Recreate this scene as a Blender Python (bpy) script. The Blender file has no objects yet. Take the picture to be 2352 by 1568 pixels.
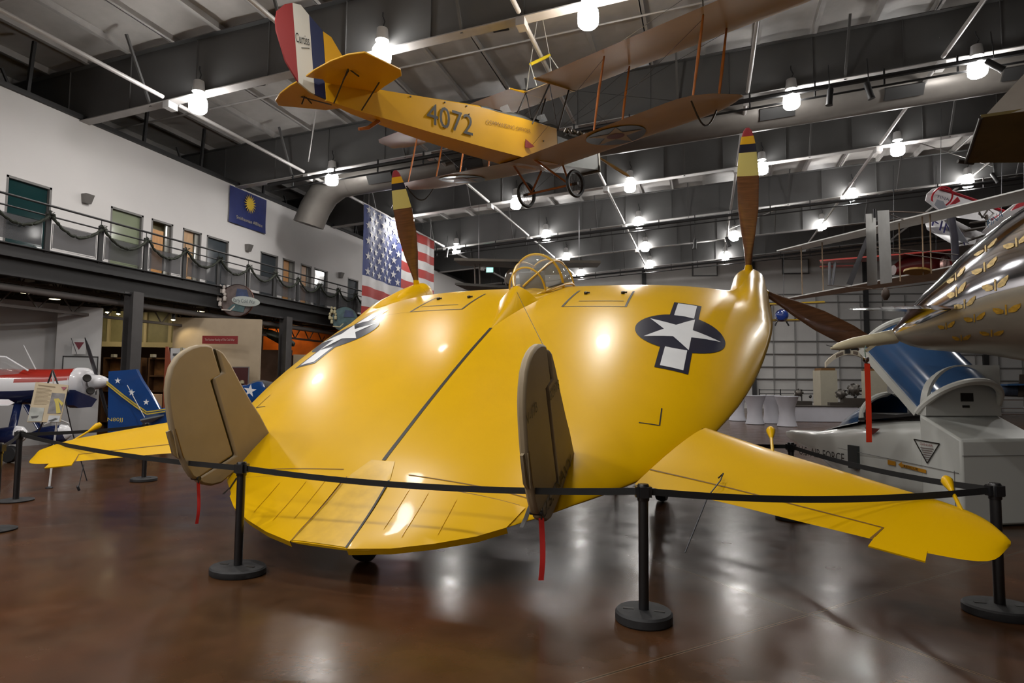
import bpy, bmesh, math, random
from mathutils import Vector, Matrix
random.seed(7)
PI = math.pi
sc = bpy.context.scene
COL = sc.collection
# ---------------------------------------------------------------- camera
cam_d = bpy.data.cameras.new('camera'); cam = bpy.data.objects.new('camera', cam_d); COL.objects.link(cam)
cam_d.sensor_width = 36.0; cam_d.lens = 36.0 * 1430.0 / 2352.0; cam_d.clip_end = 300
_t, _r, _y = 0.0676, 0.0094, math.radians(17.25)
_Rx = Matrix(((1, 0, 0), (0, -math.sin(_t), -math.cos(_t)), (0, math.cos(_t), -math.sin(_t))))
_Rz = Matrix(((math.cos(_r), -math.sin(_r), 0), (math.sin(_r), math.cos(_r), 0), (0, 0, 1)))
_Ry = Matrix(((math.cos(_y), -math.sin(_y), 0), (math.sin(_y), math.cos(_y), 0), (0, 0, 1)))
_M = (_Ry @ _Rx @ _Rz).to_4x4(); _M.translation = (0, 0, 1.66)
cam.matrix_world = _M
sc.camera = cam
# ---------------------------------------------------------------- world, exposure
w = bpy.data.worlds.new('world'); sc.world = w; w.use_nodes = True
w.node_tree.nodes['Background'].inputs[0].default_value = (0.55, 0.6, 0.7, 1)
w.node_tree.nodes['Background'].inputs[1].default_value = 0.0
sc.view_settings.view_transform = 'Standard'; sc.view_settings.look = 'None'
sc.view_settings.exposure = 0.0; sc.view_settings.gamma = 1.0; sc.view_settings.use_curve_mapping = False
LAMP_E = 84.0        # lens emission of the high-bay lamps
LAMP_W = 100.0       # downlight of each high-bay lamp
def down_light(name, loc, power, size, color=(1, .965, .93), rot=(0, 0, 0), spread=PI):
    d = bpy.data.lights.new(name, 'AREA'); d.shape = 'DISK'; d.size = size; d.energy = power; d.color = color; d.spread = spread
    o = bpy.data.objects.new(name, d); COL.objects.link(o); o.location = loc; o.rotation_euler = rot
    return o
# unseen lights: lamps of the next row, fill added behind the camera, lamps at right
for _X in (-11.8, -6.9, -2.2):
    down_light('unseen_hall_light', (_X, 6.6, 9.35 + .066 * _X), LAMP_W * 1.6, .5)
for _Y in (.4, -5.6):
    for _X in (-14, -10, -6, -2): down_light('unseen_hall_light', (_X, _Y, 9.3 + .066 * _X), LAMP_W * 2.0, .5)  # added fill rows without fittings, to brighten the trainer front
for _X, _Y in ((12, 18.7), (12, 25)):
    down_light('unseen_hall_light', (_X, _Y, 9.35 + .05 * _X), LAMP_W * 1.5, .5)
# ---------------------------------------------------------------- materials
MATS = {}
def mat(name, col, rough=.5, metal=0., var=0.0, scale=4., bump=0., emit=None, es=0., coat=0., alpha=None, trans=0., spec=.5, col2=None, stretch=None):
    if name in MATS: return MATS[name]
    m = bpy.data.materials.new(name); m.use_nodes = True; nt = m.node_tree; b = nt.nodes['Principled BSDF']
    b.inputs['Base Color'].default_value = (*col, 1); b.inputs['Roughness'].default_value = rough; b.inputs['Metallic'].default_value = metal
    b.inputs['Coat Weight'].default_value = coat; b.inputs['Coat Roughness'].default_value = .06
    b.inputs['Specular IOR Level'].default_value = spec; b.inputs['Transmission Weight'].default_value = trans
    if alpha is not None: b.inputs['Alpha'].default_value = alpha
    if emit: b.inputs['Emission Color'].default_value = (*emit, 1); b.inputs['Emission Strength'].default_value = es
    tc = nt.nodes.new('ShaderNodeTexCoord'); nz = nt.nodes.new('ShaderNodeTexNoise')
    nz.inputs['Scale'].default_value = scale; nz.inputs['Detail'].default_value = 4
    if stretch:
        mp = nt.nodes.new('ShaderNodeMapping'); mp.inputs['Scale'].default_value = stretch
        nt.links.new(tc.outputs['Object'], mp.inputs[0]); nt.links.new(mp.outputs[0], nz.inputs[0])
    else:
        nt.links.new(tc.outputs['Object'], nz.inputs['Vector'])
    if var or col2:
        r = nt.nodes.new('ShaderNodeValToRGB')
        c2 = col2 or tuple(min(1, c * (1 + var)) for c in col); c1 = tuple(c * (1 - var) for c in col)
        r.color_ramp.elements[0].position = .35; r.color_ramp.elements[1].position = .68
        r.color_ramp.elements[0].color = (*c1, 1); r.color_ramp.elements[1].color = (*c2, 1)
        nt.links.new(nz.outputs['Fac'], r.inputs[0]); nt.links.new(r.outputs[0], b.inputs['Base Color'])
    if bump:
        bp = nt.nodes.new('ShaderNodeBump'); bp.inputs['Strength'].default_value = bump; bp.inputs['Distance'].default_value = .02
        nt.links.new(nz.outputs['Fac'], bp.inputs['Height']); nt.links.new(bp.outputs[0], b.inputs['Normal'])
    MATS[name] = m
    return m
# ---------------------------------------------------------------- mesh builder
def V(*a): return Vector(a[0] if len(a) == 1 else a)
class MB:
    def __init__(s): s.v = []; s.f = []; s.m = []
    def add(s, vs, fs, mi=0):
        o = len(s.v); s.v += [tuple(p) for p in vs]
        for f in fs: s.f.append([i + o for i in f]); s.m.append(mi)
        return s
    def box(s, c, d, mi=0, ax=None):
        c = V(c); a = ax or (V(1, 0, 0), V(0, 1, 0), V(0, 0, 1)); vs = []
        for z in (-.5, .5):
            for y in (-.5, .5):
                for x in (-.5, .5): vs.append(c + a[0] * (x * d[0]) + a[1] * (y * d[1]) + a[2] * (z * d[2]))
        return s.add(vs, [(0, 2, 3, 1), (4, 5, 7, 6), (0, 1, 5, 4), (2, 6, 7, 3), (0, 4, 6, 2), (1, 3, 7, 5)], mi)
    def bar(s, p, q, wd, ht, mi=0, up=(0, 0, 1)):
        p, q = V(p), V(q); d = q - p; L = d.length; d = d / L; u = V(up); x = d.cross(u)
        if x.length < 1e-4: x = d.cross(V(1, 0, 0))
        x.normalize(); z = x.cross(d)
        return s.box((p + q) / 2, (wd, L, ht), mi, (x, d, z))
    def loft(s, rings, mi=0, cap=True, closed=True):
        n = len(rings[0]); vs = [p for r in rings for p in r]; fs = []
        for i in range(len(rings) - 1):
            for j in range(n if closed else n - 1):
                k = (j + 1) % n; fs.append((i * n + j, i * n + k, (i + 1) * n + k, (i + 1) * n + j))
        if cap and closed: fs.append(tuple(range(n - 1, -1, -1))); fs.append(tuple((len(rings) - 1) * n + j for j in range(n)))
        return s.add(vs, fs, mi)
    def tube(s, pts, r, n=8, mi=0, cap=True, flat=1.0):
        pts = [V(p) for p in pts]; rs = r if isinstance(r, (list, tuple)) else [r] * len(pts); rings = []
        d0 = (pts[1] - pts[0]).normalized(); ref = V(0, 0, 1) if abs(d0.z) < .9 else V(0, 1, 0)
        for i, p in enumerate(pts):
            d = (pts[min(i + 1, len(pts) - 1)] - pts[max(i - 1, 0)]).normalized()
            x = d.cross(ref).normalized(); y = x.cross(d)
            rings.append([p + x * (rs[i] * math.cos(2 * PI * j / n)) + y * (flat * rs[i] * math.sin(2 * PI * j / n)) for j in range(n)])
        return s.loft(rings, mi, cap)
    def lathe(s, prof, o=(0, 0, 0), ax=(0, 0, 1), n=24, mi=0, cap=True):
        o, ax = V(o), V(ax).normalized(); x = ax.cross(V(0, 1, 0) if abs(ax.y) < .9 else V(1, 0, 0)).normalized(); y = ax.cross(x)
        return s.loft([[o + ax * h + x * (r * math.cos(2 * PI * j / n)) + y * (r * math.sin(2 * PI * j / n)) for j in range(n)] for r, h in prof], mi, cap)
    def prism(s, poly, off, mi=0):
        a = [V(p) for p in poly]; off = V(off); b = [p + off for p in a]; n = len(a)
        fs = [tuple(range(n - 1, -1, -1)), tuple(range(n, 2 * n))] + [(i, (i + 1) % n, n + (i + 1) % n, n + i) for i in range(n)]
        return s.add(a + b, fs, mi)
    def grid(s, fn, nu, nv, mi=0):
        vs = [fn(i / nu, j / nv) for i in range(nu + 1) for j in range(nv + 1)]
        return s.add(vs, [(i * (nv + 1) + j, (i + 1) * (nv + 1) + j, (i + 1) * (nv + 1) + j + 1, i * (nv + 1) + j + 1) for i in range(nu) for j in range(nv)], mi)
    def build(s, name, m, parent=None, sharp=40, bevel=0, two=False, label=None):
        me = bpy.data.meshes.new(name); me.from_pydata(s.v, [], s.f)
        for x in (m if isinstance(m, (list, tuple)) else [m]): me.materials.append(x)
        me.polygons.foreach_set('material_index', s.m); me.validate(); me.update()
        bm = bmesh.new(); bm.from_mesh(me); bmesh.ops.remove_doubles(bm, verts=bm.verts, dist=1e-5)
        if not two: bmesh.ops.recalc_face_normals(bm, faces=bm.faces)
        bm.to_mesh(me); bm.free()
        me.shade_smooth(); me.set_sharp_from_angle(angle=math.radians(sharp))
        o = bpy.data.objects.new(name, me); COL.objects.link(o)
        if parent is not None: o.parent = parent
        if bevel:
            b = o.modifiers.new('bevel', 'BEVEL'); b.width = bevel; b.segments = 2; b.limit_method = 'ANGLE'
        if label: o['label'] = label
        return o
def tag(o, label, cat, group=None):
    o['label'] = label; o['category'] = cat
    if group: o['group'] = group
    return o
def thing(name, label, cat, loc=(0, 0, 0), rz=0, group=None, mw=None):
    o = bpy.data.objects.new(name, None); COL.objects.link(o); o.empty_display_size = .2
    if mw is not None: o.matrix_world = mw
    else: o.location = loc; o.rotation_euler = (0, 0, rz)
    return tag(o, label, cat, group)
def struct(o): o['kind'] = 'structure'; return o
def basis(o, x, y, z):
    m = Matrix((V(x), V(y), V(z))).transposed().to_4x4(); m.translation = V(o); return m
def text(body, o, right, up, h, mt, parent=None, name='lettering', width=None, depth=.003, align='LEFT', shear=0, squash=1.0):
    c = bpy.data.curves.new(name, 'FONT'); c.body = body; c.size = 1; c.align_x = align; c.extrude = 0; c.shear = shear; c.resolution_u = 3
    t = bpy.data.objects.new(name, c); COL.objects.link(t); dg = bpy.context.evaluated_depsgraph_get(); dg.update()
    me = bpy.data.meshes.new_from_object(t.evaluated_get(dg)); bpy.data.objects.remove(t); bpy.data.curves.remove(c)
    xs = [v.co.x for v in me.vertices]; ys = [v.co.y for v in me.vertices]
    R_, U_ = V(right).normalized(), V(up).normalized(); N_ = R_.cross(U_)
    sy = h / .72; sx = sy * squash
    if width: sx = width / (max(xs) - min(xs))
    for v in me.vertices: v.co = V(o) + R_ * ((v.co.x - (min(xs) if align == 'LEFT' else 0)) * sx) + U_ * (v.co.y * sy) + N_ * depth
    me.materials.append(mt); ob = bpy.data.objects.new(name, me); COL.objects.link(ob)
    if parent is not None: ob.parent = parent
    return ob
def star(n=5, r=1., q=.382, a0=PI / 2): return [(math.cos(a0 + i * PI / n) * (r if i % 2 == 0 else r * q), math.sin(a0 + i * PI / n) * (r if i % 2 == 0 else r * q)) for i in range(2 * n)]
def lerp(tab, x):
    if x <= tab[0][0]: return tab[0][1]
    for (a, b), (c, d) in zip(tab, tab[1:]):
        if x <= c: return b + (d - b) * (x - a) / (c - a)
    return tab[-1][1]
def spl(tab, x):    # smooth (Catmull-Rom) table lookup
    n = len(tab)
    if x <= tab[0][0]: return tab[0][1]
    if x >= tab[-1][0]: return tab[-1][1]
    for i in range(n - 1):
        if x <= tab[i + 1][0]:
            x0, y0 = tab[i]; x1, y1 = tab[i + 1]; h = x1 - x0; t = (x - x0) / h
            m0 = (y1 - tab[i - 1][1]) / (x1 - tab[i - 1][0]) * h if i > 0 else y1 - y0
            m1 = (tab[i + 2][1] - y0) / (tab[i + 2][0] - x0) * h if i < n - 2 else y1 - y0
            return (2*t**3-3*t*t+1)*y0 + (t**3-2*t*t+t)*m0 + (-2*t**3+3*t*t)*y1 + (t**3-t*t)*m1
# palette
YEL = mat('yellow_paint', (.60, .345, .0), .30, var=.03, scale=1.2, coat=.05, spec=.2)
CREAM = mat('fin_cream_fabric', (.30, .235, .145), .55, var=.05)
NAVY = mat('insignia_navy', (.012, .014, .03), .3, var=.05)
WHITE = mat('white_paint', (.72, .73, .74), .35, var=.03)
BLACK = mat('black_line_paint', (.012, .01, .008), .5, var=.1)
LINE = mat('panel_gap_brown', (.16, .075, .003), .6, var=.1)
RUB = mat('black_rubber', (.012, .012, .013), .55, var=.15, scale=20)
STEEL = mat('dark_steel', (.05, .05, .055), .4, .6, var=.1)
CHROME = mat('polished_aluminium', (.62, .62, .66), .09, 1., var=.06, scale=2)
RED = mat('red_ribbon', (.55, .02, .015), .6, var=.05)
GLASS = mat('clear_glazing', (.9, .95, .95), .03, 0, alpha=.16, var=.01)
WOOD = mat('propeller_wood', (.115, .05, .022), .3, var=.25, scale=3, coat=.4, stretch=(1, 1, 12))
# ================================================================ SETTING
FY = [-5.8, .4, 6.6, 12.75, 18.8, 25.0, 31.3, 37.2, 43.0]
XR = 17.0
def zb(x): return 9.95 + .064 * min(x, 2 * XR - x)
def zt(x): return 11.4 + .056 * min(x, 2 * XR - x)
# floor: stained, sealed concrete with saw-cut joints
def floor_mat():
    m = bpy.data.materials.new('stained_concrete'); m.use_nodes = True; nt = m.node_tree; L = nt.links.new; b = nt.nodes['Principled BSDF']
    tc = nt.nodes.new('ShaderNodeTexCoord')
    def noise(sc_, det, rough=.55):
        n = nt.nodes.new('ShaderNodeTexNoise'); n.inputs['Scale'].default_value = sc_; n.inputs['Detail'].default_value = det; n.inputs['Roughness'].default_value = rough
        L(tc.outputs['Object'], n.inputs['Vector']); return n.outputs['Fac']
    def ramp(src, els):
        r = nt.nodes.new('ShaderNodeValToRGB'); e = r.color_ramp.elements
        e[0].position, e[0].color = els[0][0], (*els[0][1], 1); e[1].position, e[1].color = els[-1][0], (*els[-1][1], 1)
        for p, c in els[1:-1]: k = e.new(p); k.color = (*c, 1)
        L(src, r.inputs[0]); return r.outputs[0]
    c = ramp(noise(.55, 8, .62), [(.28, (.026, .012, .006)), (.45, (.060, .029, .013)), (.6, (.068, .026, .010)), (.75, (.084, .042, .019))])
    d = ramp(noise(3.1, 6), [(.3, (.72, .72, .72)), (.7, (1.12, 1.12, 1.12))])
    mx = nt.nodes.new('ShaderNodeMix'); mx.data_type = 'RGBA'; mx.blend_type = 'MULTIPLY'; mx.inputs[0].default_value = 1
    L(c, mx.inputs[6]); L(d, mx.inputs[7]); col = mx.outputs[2]
    def joint(axis, off, sp):
        dt = nt.nodes.new('ShaderNodeVectorMath'); dt.operation = 'DOT_PRODUCT'; dt.inputs[1].default_value = axis; L(tc.outputs['Object'], dt.inputs[0])
        def mth(op, a, bb):
            k = nt.nodes.new('ShaderNodeMath'); k.operation = op; L(a, k.inputs[0]); k.inputs[1].default_value = bb; return k.outputs[0]
        x = mth('ABSOLUTE', mth('WRAP' if False else 'SUBTRACT', mth('MODULO', mth('ADD', dt.outputs['Value'], 60 - off + sp / 2 + (sp - (60 % sp))), sp), sp / 2), 0)
        return mth('LESS_THAN', x, .006), mth('LESS_THAN', x, .014)
    for ax, off in (((.745, -.667, 0), -2.88), ((.672, .741, 0), 4.256)):
        j, k = joint(ax, off, 6.0)
        for msk, cc in ((k, (.10, .062, .036)), (j, (.03, .018, .01))):
            q = nt.nodes.new('ShaderNodeMix'); q.data_type = 'RGBA'; L(msk, q.inputs[0]); L(col, q.inputs[6]); q.inputs[7].default_value = (*cc, 1); col = q.outputs[2]
    L(col, b.inputs['Base Color'])
    r = ramp(noise(2.2, 6), [(.3, (.17, .17, .17)), (.7, (.28, .28, .28))]); L(r, b.inputs['Roughness'])
    bp = nt.nodes.new('ShaderNodeBump'); bp.inputs['Strength'].default_value = .05; bp.inputs['Distance'].default_value = .01
    L(noise(14, 5), bp.inputs['Height']); L(bp.outputs[0], b.inputs['Normal']); b.inputs['Specular IOR Level'].default_value = .17
    return m
fl = MB(); fl.box((9, 22, -.1), (64, 72, .2)); struct(fl.build('floor', floor_mat()))
DARK = mat('dark_steel_paint', (.015, .015, .016), .55, var=.08)
WALLW = mat('gallery_wall_white', (.62, .605, .60), .7, var=.02, scale=.6)
INSUL = mat('roof_insulation_white', (.40, .385, .37), .45, var=.06, scale=2.5, bump=.6)
PURL = mat('purlin_light_grey', (.33, .32, .31), .5, var=.06)
BEAM = mat('beam_grey', (.095, .095, .095), .5, var=.05, scale=1.5)
# ceiling: white faced insulation, sagging a little between the purlins
def sheet(x0, x1):
    nx, ny = 60, 60
    def f(u, v):
        x = x0 + (x1 - x0) * u; y = -9 + 64 * v
        return (x, y, zt(x) + .20 + .05 * abs(math.sin(PI * x / 1.5)) + .03 * math.sin(y * 2.1 + x))
    return MB().grid(f, nx * 2, ny)
struct(sheet(-23, 40).build('ceiling', INSUL, two=True, sharp=60))
pu = MB()
x = -21.0
while x < 40:
    z = zt(x) + .11
    pu.box((x, 23, z), (.05, 64, .22)); pu.box((x + .05, 23, z - .10), (.11, 64, .02)); x += 1.5
struct(pu.build('ceiling_beam_purlins', PURL))
# rigid frames
SEG = [-22.5, -16.65, -10, -4, 2, 8, 13, XR, 21, 26, 32, 39]
for Y in FY:
    b = MB(); fb = MB()
    for xa, xb_ in zip(SEG, SEG[1:]):
        for sy in (0,):
            b.add([(xa, Y - .008, zb(xa)), (xb_, Y - .008, zb(xb_)), (xb_, Y - .008, zt(xb_)), (xa, Y - .008, zt(xa)),
                   (xa, Y + .008, zb(xa)), (xb_, Y + .008, zb(xb_)), (xb_, Y + .008, zt(xb_)), (xa, Y + .008, zt(xa))],
                  [(0, 1, 2, 3), (7, 6, 5, 4), (0, 4, 5, 1), (1, 5, 6, 2), (2, 6, 7, 3), (3, 7, 4, 0)])
        b.bar((xa, Y, zb(xa)), (xb_, Y, zb(xb_)), .3, .025, 1); b.bar((xa, Y, zt(xa)), (xb_, Y, zt(xb_)), .3, .025)
    xx = -19.5
    k = 0
    while xx < 36:
        b.box((xx, Y - .025, (zb(xx) + zt(xx)) / 2), (.014, .04, zt(xx) - zb(xx)))
        if k % 2 == 0: b.bar((xx + .8, Y - .9, zt(xx) + .02), (xx + .8, Y - .06, zb(xx) + .03), .06, .06)
        xx += 2.25; k += 1
    o = b.build('ceiling_beam', [BEAM, mat('beam_flange_lamplit_tone', (.36, .35, .345), .45, var=.05)]); struct(o)  # lower flange painted paler for the lamplight it catches
# longitudinal strut tubes between the frames, sag rods
PIPE = mat('brace_tube_grey', (.42, .41, .405), .4, var=.05)
for X in (-13.6, -8.8, -3.8, 1.25, 6.1, 11):
    t = MB()
    for a, c in zip(FY[2:], FY[3:]): t.tube([(X, a + .25, zb(X) + .05), (X, c - .25, zb(X) + .05)], .055, 10); t.box((X, c, zb(X) - .1), (.2, .3, .18))
    struct(t.build('ceiling_beam_strut', PIPE))
t = MB()
for a, c in zip(FY[2:], FY[3:]):
    m = a + (c - a) * .52
    t.tube([(-20, m, zt(-20) - .06), (16, m, zt(16) - .06)], .03, 6)
struct(t.build('ceiling_beam_sag_rods', PIPE))
t = MB()
for a, c, X0, X1 in ((25, 31.3, 6, 12), (18.8, 25, 6.1, 11), (31.3, 37.2, 6.1, 1.25), (12.75, 18.8, -8.8, -13.6), (18.8, 25, -8.8, -13.6)):
    t.tube([(X0, a, zb(X0) + .7), (X1, c, zb(X1) + .5)], .02, 6)
struct(t.build('ceiling_beam_brace_rods', PIPE))
# hall's outer walls
FARW = mat('far_wall_liner', (.56, .55, .54), .6, var=.05, scale=.8)
ca, sa = math.cos(math.radians(11)), math.sin(math.radians(11))
def fw(s, z, d=0): return (-.5 + s * ca + d * sa, 49 + s * sa - d * ca, z)
f = MB()
f.add([fw(-26, 0), fw(42, 0), fw(42, 13), fw(-26, 13), fw(-26, 0, -.2), fw(42, 0, -.2), fw(42, 13, -.2), fw(-26, 13, -.2)], [(0, 1, 2, 3), (7, 6, 5, 4), (0, 4, 5, 1), (1, 5, 6, 2), (2, 6, 7, 3), (3, 7, 4, 0)])
struct(f.build('wall_far', FARW))
g = MB()
for z in (2.2, 3.1, 4.05, 5.0, 6.6, 7.9, 8.5): g.bar(fw(-26, z, .1), fw(42, z, .1), .16, .07)
s = -24
while s < 40: g.bar(fw(s, 0, .12), fw(s, 8.4, .12), .06, .06); s += 1.55
struct(g.build('trim_1', mat('girt_grey', (.20, .195, .19), .5, var=.08)))
s = MB()
for q in (-20, -12, -4, 4, 12, 20, 28): s.bar(fw(q, 0, .25), fw(q, 11, .25), .3, .3)
struct(s.build('pillar_far', DARK))
for i, (q, z) in enumerate(((.55, 10.5), (7.15, 10.6))):
    wv = struct(MB().bar(fw(q - .95, z, .1), fw(q + .95, z, .1), .12, 1.15).build(f'window_{i + 20}', mat('vent_frame_grey', (.10, .10, .10), .5)))
    MB().bar(fw(q - .85, z, .17), fw(q + .85, z, .17), .05, 1.0).build('pane', mat('vent_pane', (.60, .61, .61), .5), wv)
struct(MB().box((40.2, 22, 6), (.4, 72, 12)).build('wall_right', FARW)); struct(MB().box((9, -9.2, 6), (64, .4, 12)).build('wall_back', FARW))
struct(MB().box((-23.2, 22, 6), (.4, 72, 12)).build('wall_outer_left', mat('outer_wall_dark', (.07, .068, .065), .7, var=.1)))
# gallery wall (upper floor) with its doors and windows
GX = -16.65; DZ = 4.65; HZ = 6.77; TZ = 8.93
OPEN = [('w', 7.6, 9.9), ('w', 10.83, 11.97), ('w', 13.70, 14.82), ('d', 15.11, 15.95), ('d', 16.35, 17.17), ('w', 17.40, 18.47), ('w', 20.17, 21.24), ('d', 21.52, 22.33), ('d', 22.72, 23.52), ('w', 23.69, 24.77), ('w', 26.43, 27.43), ('w', 30, 31), ('d', 33, 34)]
wl = MB(); y0 = -9.
for k, a, c in OPEN:
    wl.box((GX - .15, (y0 + a) / 2, (DZ + HZ) / 2), (.3, a - y0, HZ - DZ)); y0 = c
wl.box((GX - .15, (y0 + 49) / 2, (DZ + HZ) / 2), (.3, 49 - y0, HZ - DZ)); wl.box((GX - .15, 20, (HZ + TZ) / 2), (.3, 58, TZ - HZ))
struct(wl.build('wall_left', WALLW))
struct(MB().box((GX - .1, 20, TZ + .05), (.42, 58, .12)).build('trim_2', DARK))
struct(MB().box((GX - 3.2, 20, TZ - .4), (6, 58, .1)).build('ceiling_offices', mat('office_roof_dark', (.05, .05, .05), .8)))
hg = MB()
for Yp in (9.6, 11.2, 13.2, 14.7, 17.0, 20.2, 23.5, 27): hg.bar((GX - .02, Yp, TZ), (GX - .02, Yp + .1, zt(GX)), .08, .08)
struct(hg.build('pillar_hangers', DARK))
TEAL = mat('tinted_teal_glass', (.010, .036, .038), .06, var=.1, scale=1); GREY = mat('tinted_grey_glass', (.05, .06, .068), .08, var=.1, scale=1); GRN = mat('green_glass_lit_tone', (.20, .23, .15), .1, var=.08, scale=1)  # GRN: the lit look of the pane is painted into its green
OAK = mat('oak_door_leaf', (.48, .21, .035), .4, var=.12, scale=2, stretch=(6, 6, .6)); OAK2 = mat('pale_oak_door_leaf', (.46, .27, .12), .4, var=.1, scale=2, stretch=(6, 6, .6))
FRM = mat('door_frame_grey', (.14, .135, .13), .5, var=.05)
wn = dn = 0
for i, (k, a, c) in enumerate(OPEN):
    m_ = (a + c) / 2; h = HZ - DZ
    fr = MB()
    for yy in (a + .03, c - .03): fr.box((GX - .06, yy, DZ + h / 2), (.12, .06, h))
    fr.box((GX - .06, m_, HZ - .03), (.12, c - a, .06))
    if k == 'w':
        wn += 1; fr.box((GX - .06, m_, DZ + .3), (.1, c - a, .05)); o = struct(fr.build(f'window_{wn}', FRM))
        MB().box((GX - .1, m_, DZ + h / 2), (.03, c - a - .02, h - .02)).build('glass', [TEAL, TEAL, GRN][i] if i < 3 else GREY, o)
    else:
        dn += 1; o = struct(fr.build(f'door_{dn}', FRM)); lf = c - .24
        MB().box((GX - .13, (a + lf) / 2, DZ + (h - (.3 if dn == 1 else .06)) / 2), (.05, lf - a - .06, h - (.3 if dn == 1 else .06))).build('leaf', [OAK, OAK2, OAK, OAK, OAK2][dn - 1], o)
        MB().box((GX - .11, (lf + c) / 2, DZ + h / 2), (.04, c - lf - .06, h - .05)).build('sidelight', mat('sidelight_glass', (.30, .30, .27), .1), o)
        MB().tube([(GX - .06, lf - .12, DZ + 1.0), (GX - .06, lf - .02, DZ + 1.0)], .012, 6).build('handle', STEEL, o)
struct(MB().box((GX - .35, 20, 6), (.05, 58, 3)).build('wall_office', mat('office_wall_lit_tone', (.35, .33, .2), .7, var=.05)))  # no lamp inside; the lit room is painted into this wall colour
# mezzanine floor, its edge beam and joists
mz = MB(); mz.box((-18.8, 20, DZ - .06), (8.3, 58, .12)); struct(mz.build('floor_mezzanine', mat('mezzanine_slab', (.10, .095, .09), .8, var=.1)))
ed = MB(); ed.box((-14.63, 20, 4.50), (.03, 58, .30)); ed.box((-14.60, 20, 4.64), (.12, 58, .025)); ed.box((-14.60, 20, 4.36), (.12, 58, .025)); ed.box((-14.72, 20, 4.15), (.03, 58, .40)); ed.box((-14.70, 20, 3.95), (.16, 58, .025))
struct(ed.build('ceiling_beam_edge', DARK))
CP = mat('column_grey', (.055, .052, .052), .5, var=.08)
for i, Yc in enumerate((6.4, 12.78, 19.1, 25.4, 31.7)):
    c = MB(); c.box((-14.55, Yc, 2), (.30, .02, 4.0)); c.box((-14.70, Yc, 2), (.02, .32, 4.0)); c.box((-14.40, Yc, 2), (.02, .32, 4.0)); c.box((-14.55, Yc, .02), (.5, .5, .04))
    struct(c.build('pillar', CP))
js = MB()
for Yj in [6.4 + .9 * i for i in range(30)]:
    js.bar((-22, Yj, 4.45), (-14.8, Yj, 4.45), .06, .06); js.bar((-22, Yj, 3.98), (-14.8, Yj, 3.98), .06, .06)
    xx = -22.
    while xx < -15: js.bar((xx, Yj, 3.98), (xx + .3, Yj, 4.45), .025, .025); js.bar((xx + .3, Yj, 4.45), (xx + .6, Yj, 3.98), .025, .025); xx += .6
struct(js.build('ceiling_beam_joists', mat('joist_paint', (.06, .05, .045), .6)))
tr = MB()      # girder truss running along the edge under the joists
for xz in (3.92, 3.35): tr.bar((-15.4, 6.4, xz), (-15.4, 32, xz), .09, .07)
yy = 6.4
while yy < 31.5: tr.bar((-15.4, yy, 3.35), (-15.4, yy + .45, 3.92), .03, .03); tr.bar((-15.4, yy + .45, 3.92), (-15.4, yy + .9, 3.35), .03, .03); yy += .9
struct(tr.build('ceiling_beam_girder', mat('girder_paint', (.075, .062, .055), .6)))
# ---------------------------------------------------------------- lower gallery behind the mezzanine edge
def wallseg(name, a, c, z0, z1, th, m):
    d = (V(c) - V(a)).normalized(); n = V(d.y, -d.x, 0) * -th
    return struct(MB().add([(a[0], a[1], z0), (c[0], c[1], z0), (c[0], c[1], z1), (a[0], a[1], z1)] + [(p[0] + n.x, p[1] + n.y, z) for p, z in ((a, z0), (c, z0), (c, z1), (a, z1))],
        [(0, 1, 2, 3), (7, 6, 5, 4), (0, 4, 5, 1), (1, 5, 6, 2), (2, 6, 7, 3), (3, 7, 4, 0)]).build(name, m))
# ================================================================ LAMPS AND CEILING FITTINGS
LENS = mat('lamp_lens', (.9, .9, .88), .3, emit=(1, .97, .93), es=LAMP_E)
HOUS = mat('lamp_housing', (.55, .55, .55), .35, .3, var=.03)
ORD = ['nearest', 'second', 'third', 'fourth', 'fifth', 'farthest']
NTH = ['first', 'second', 'third', 'fourth', 'fifth', 'sixth']
LAMPS = [
 (0, [(-12.473, 12.550, 8.795), (-7.158, 12.550, 9.327), (-2.279, 12.550, 9.392)]),
 (1, [(-12.468, 18.600, 8.776), (2.409, 18.600, 9.679), (6.874, 18.600, 9.969)]),
 (2, [(-12.562, 24.800, 8.817), (-7.584, 24.800, 9.262), (-2.802, 24.800, 9.601), (2.134, 24.800, 9.863), (6.656, 24.800, 10.132)]),
 (3, [(-12.886, 31.100, 8.896), (-7.856, 31.100, 9.331), (-3.090, 31.100, 9.676), (6.464, 31.100, 10.313), (10.966, 31.100, 10.541)]),
 (4, [(-8.074, 37.000, 9.354), (-3.303, 37.000, 9.735), (1.672, 37.000, 10.080), (6.183, 37.000, 10.430)]),
 (5, [(-8.275, 42.800, 9.361), (-3.536, 42.800, 9.784), (1.349, 42.800, 10.130)])]
proto = None
TINT = {(0, 1): (1, .86, .84), (3, 3): (.86, 1, .93), (2, 1): (1, .9, .9)}
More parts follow.
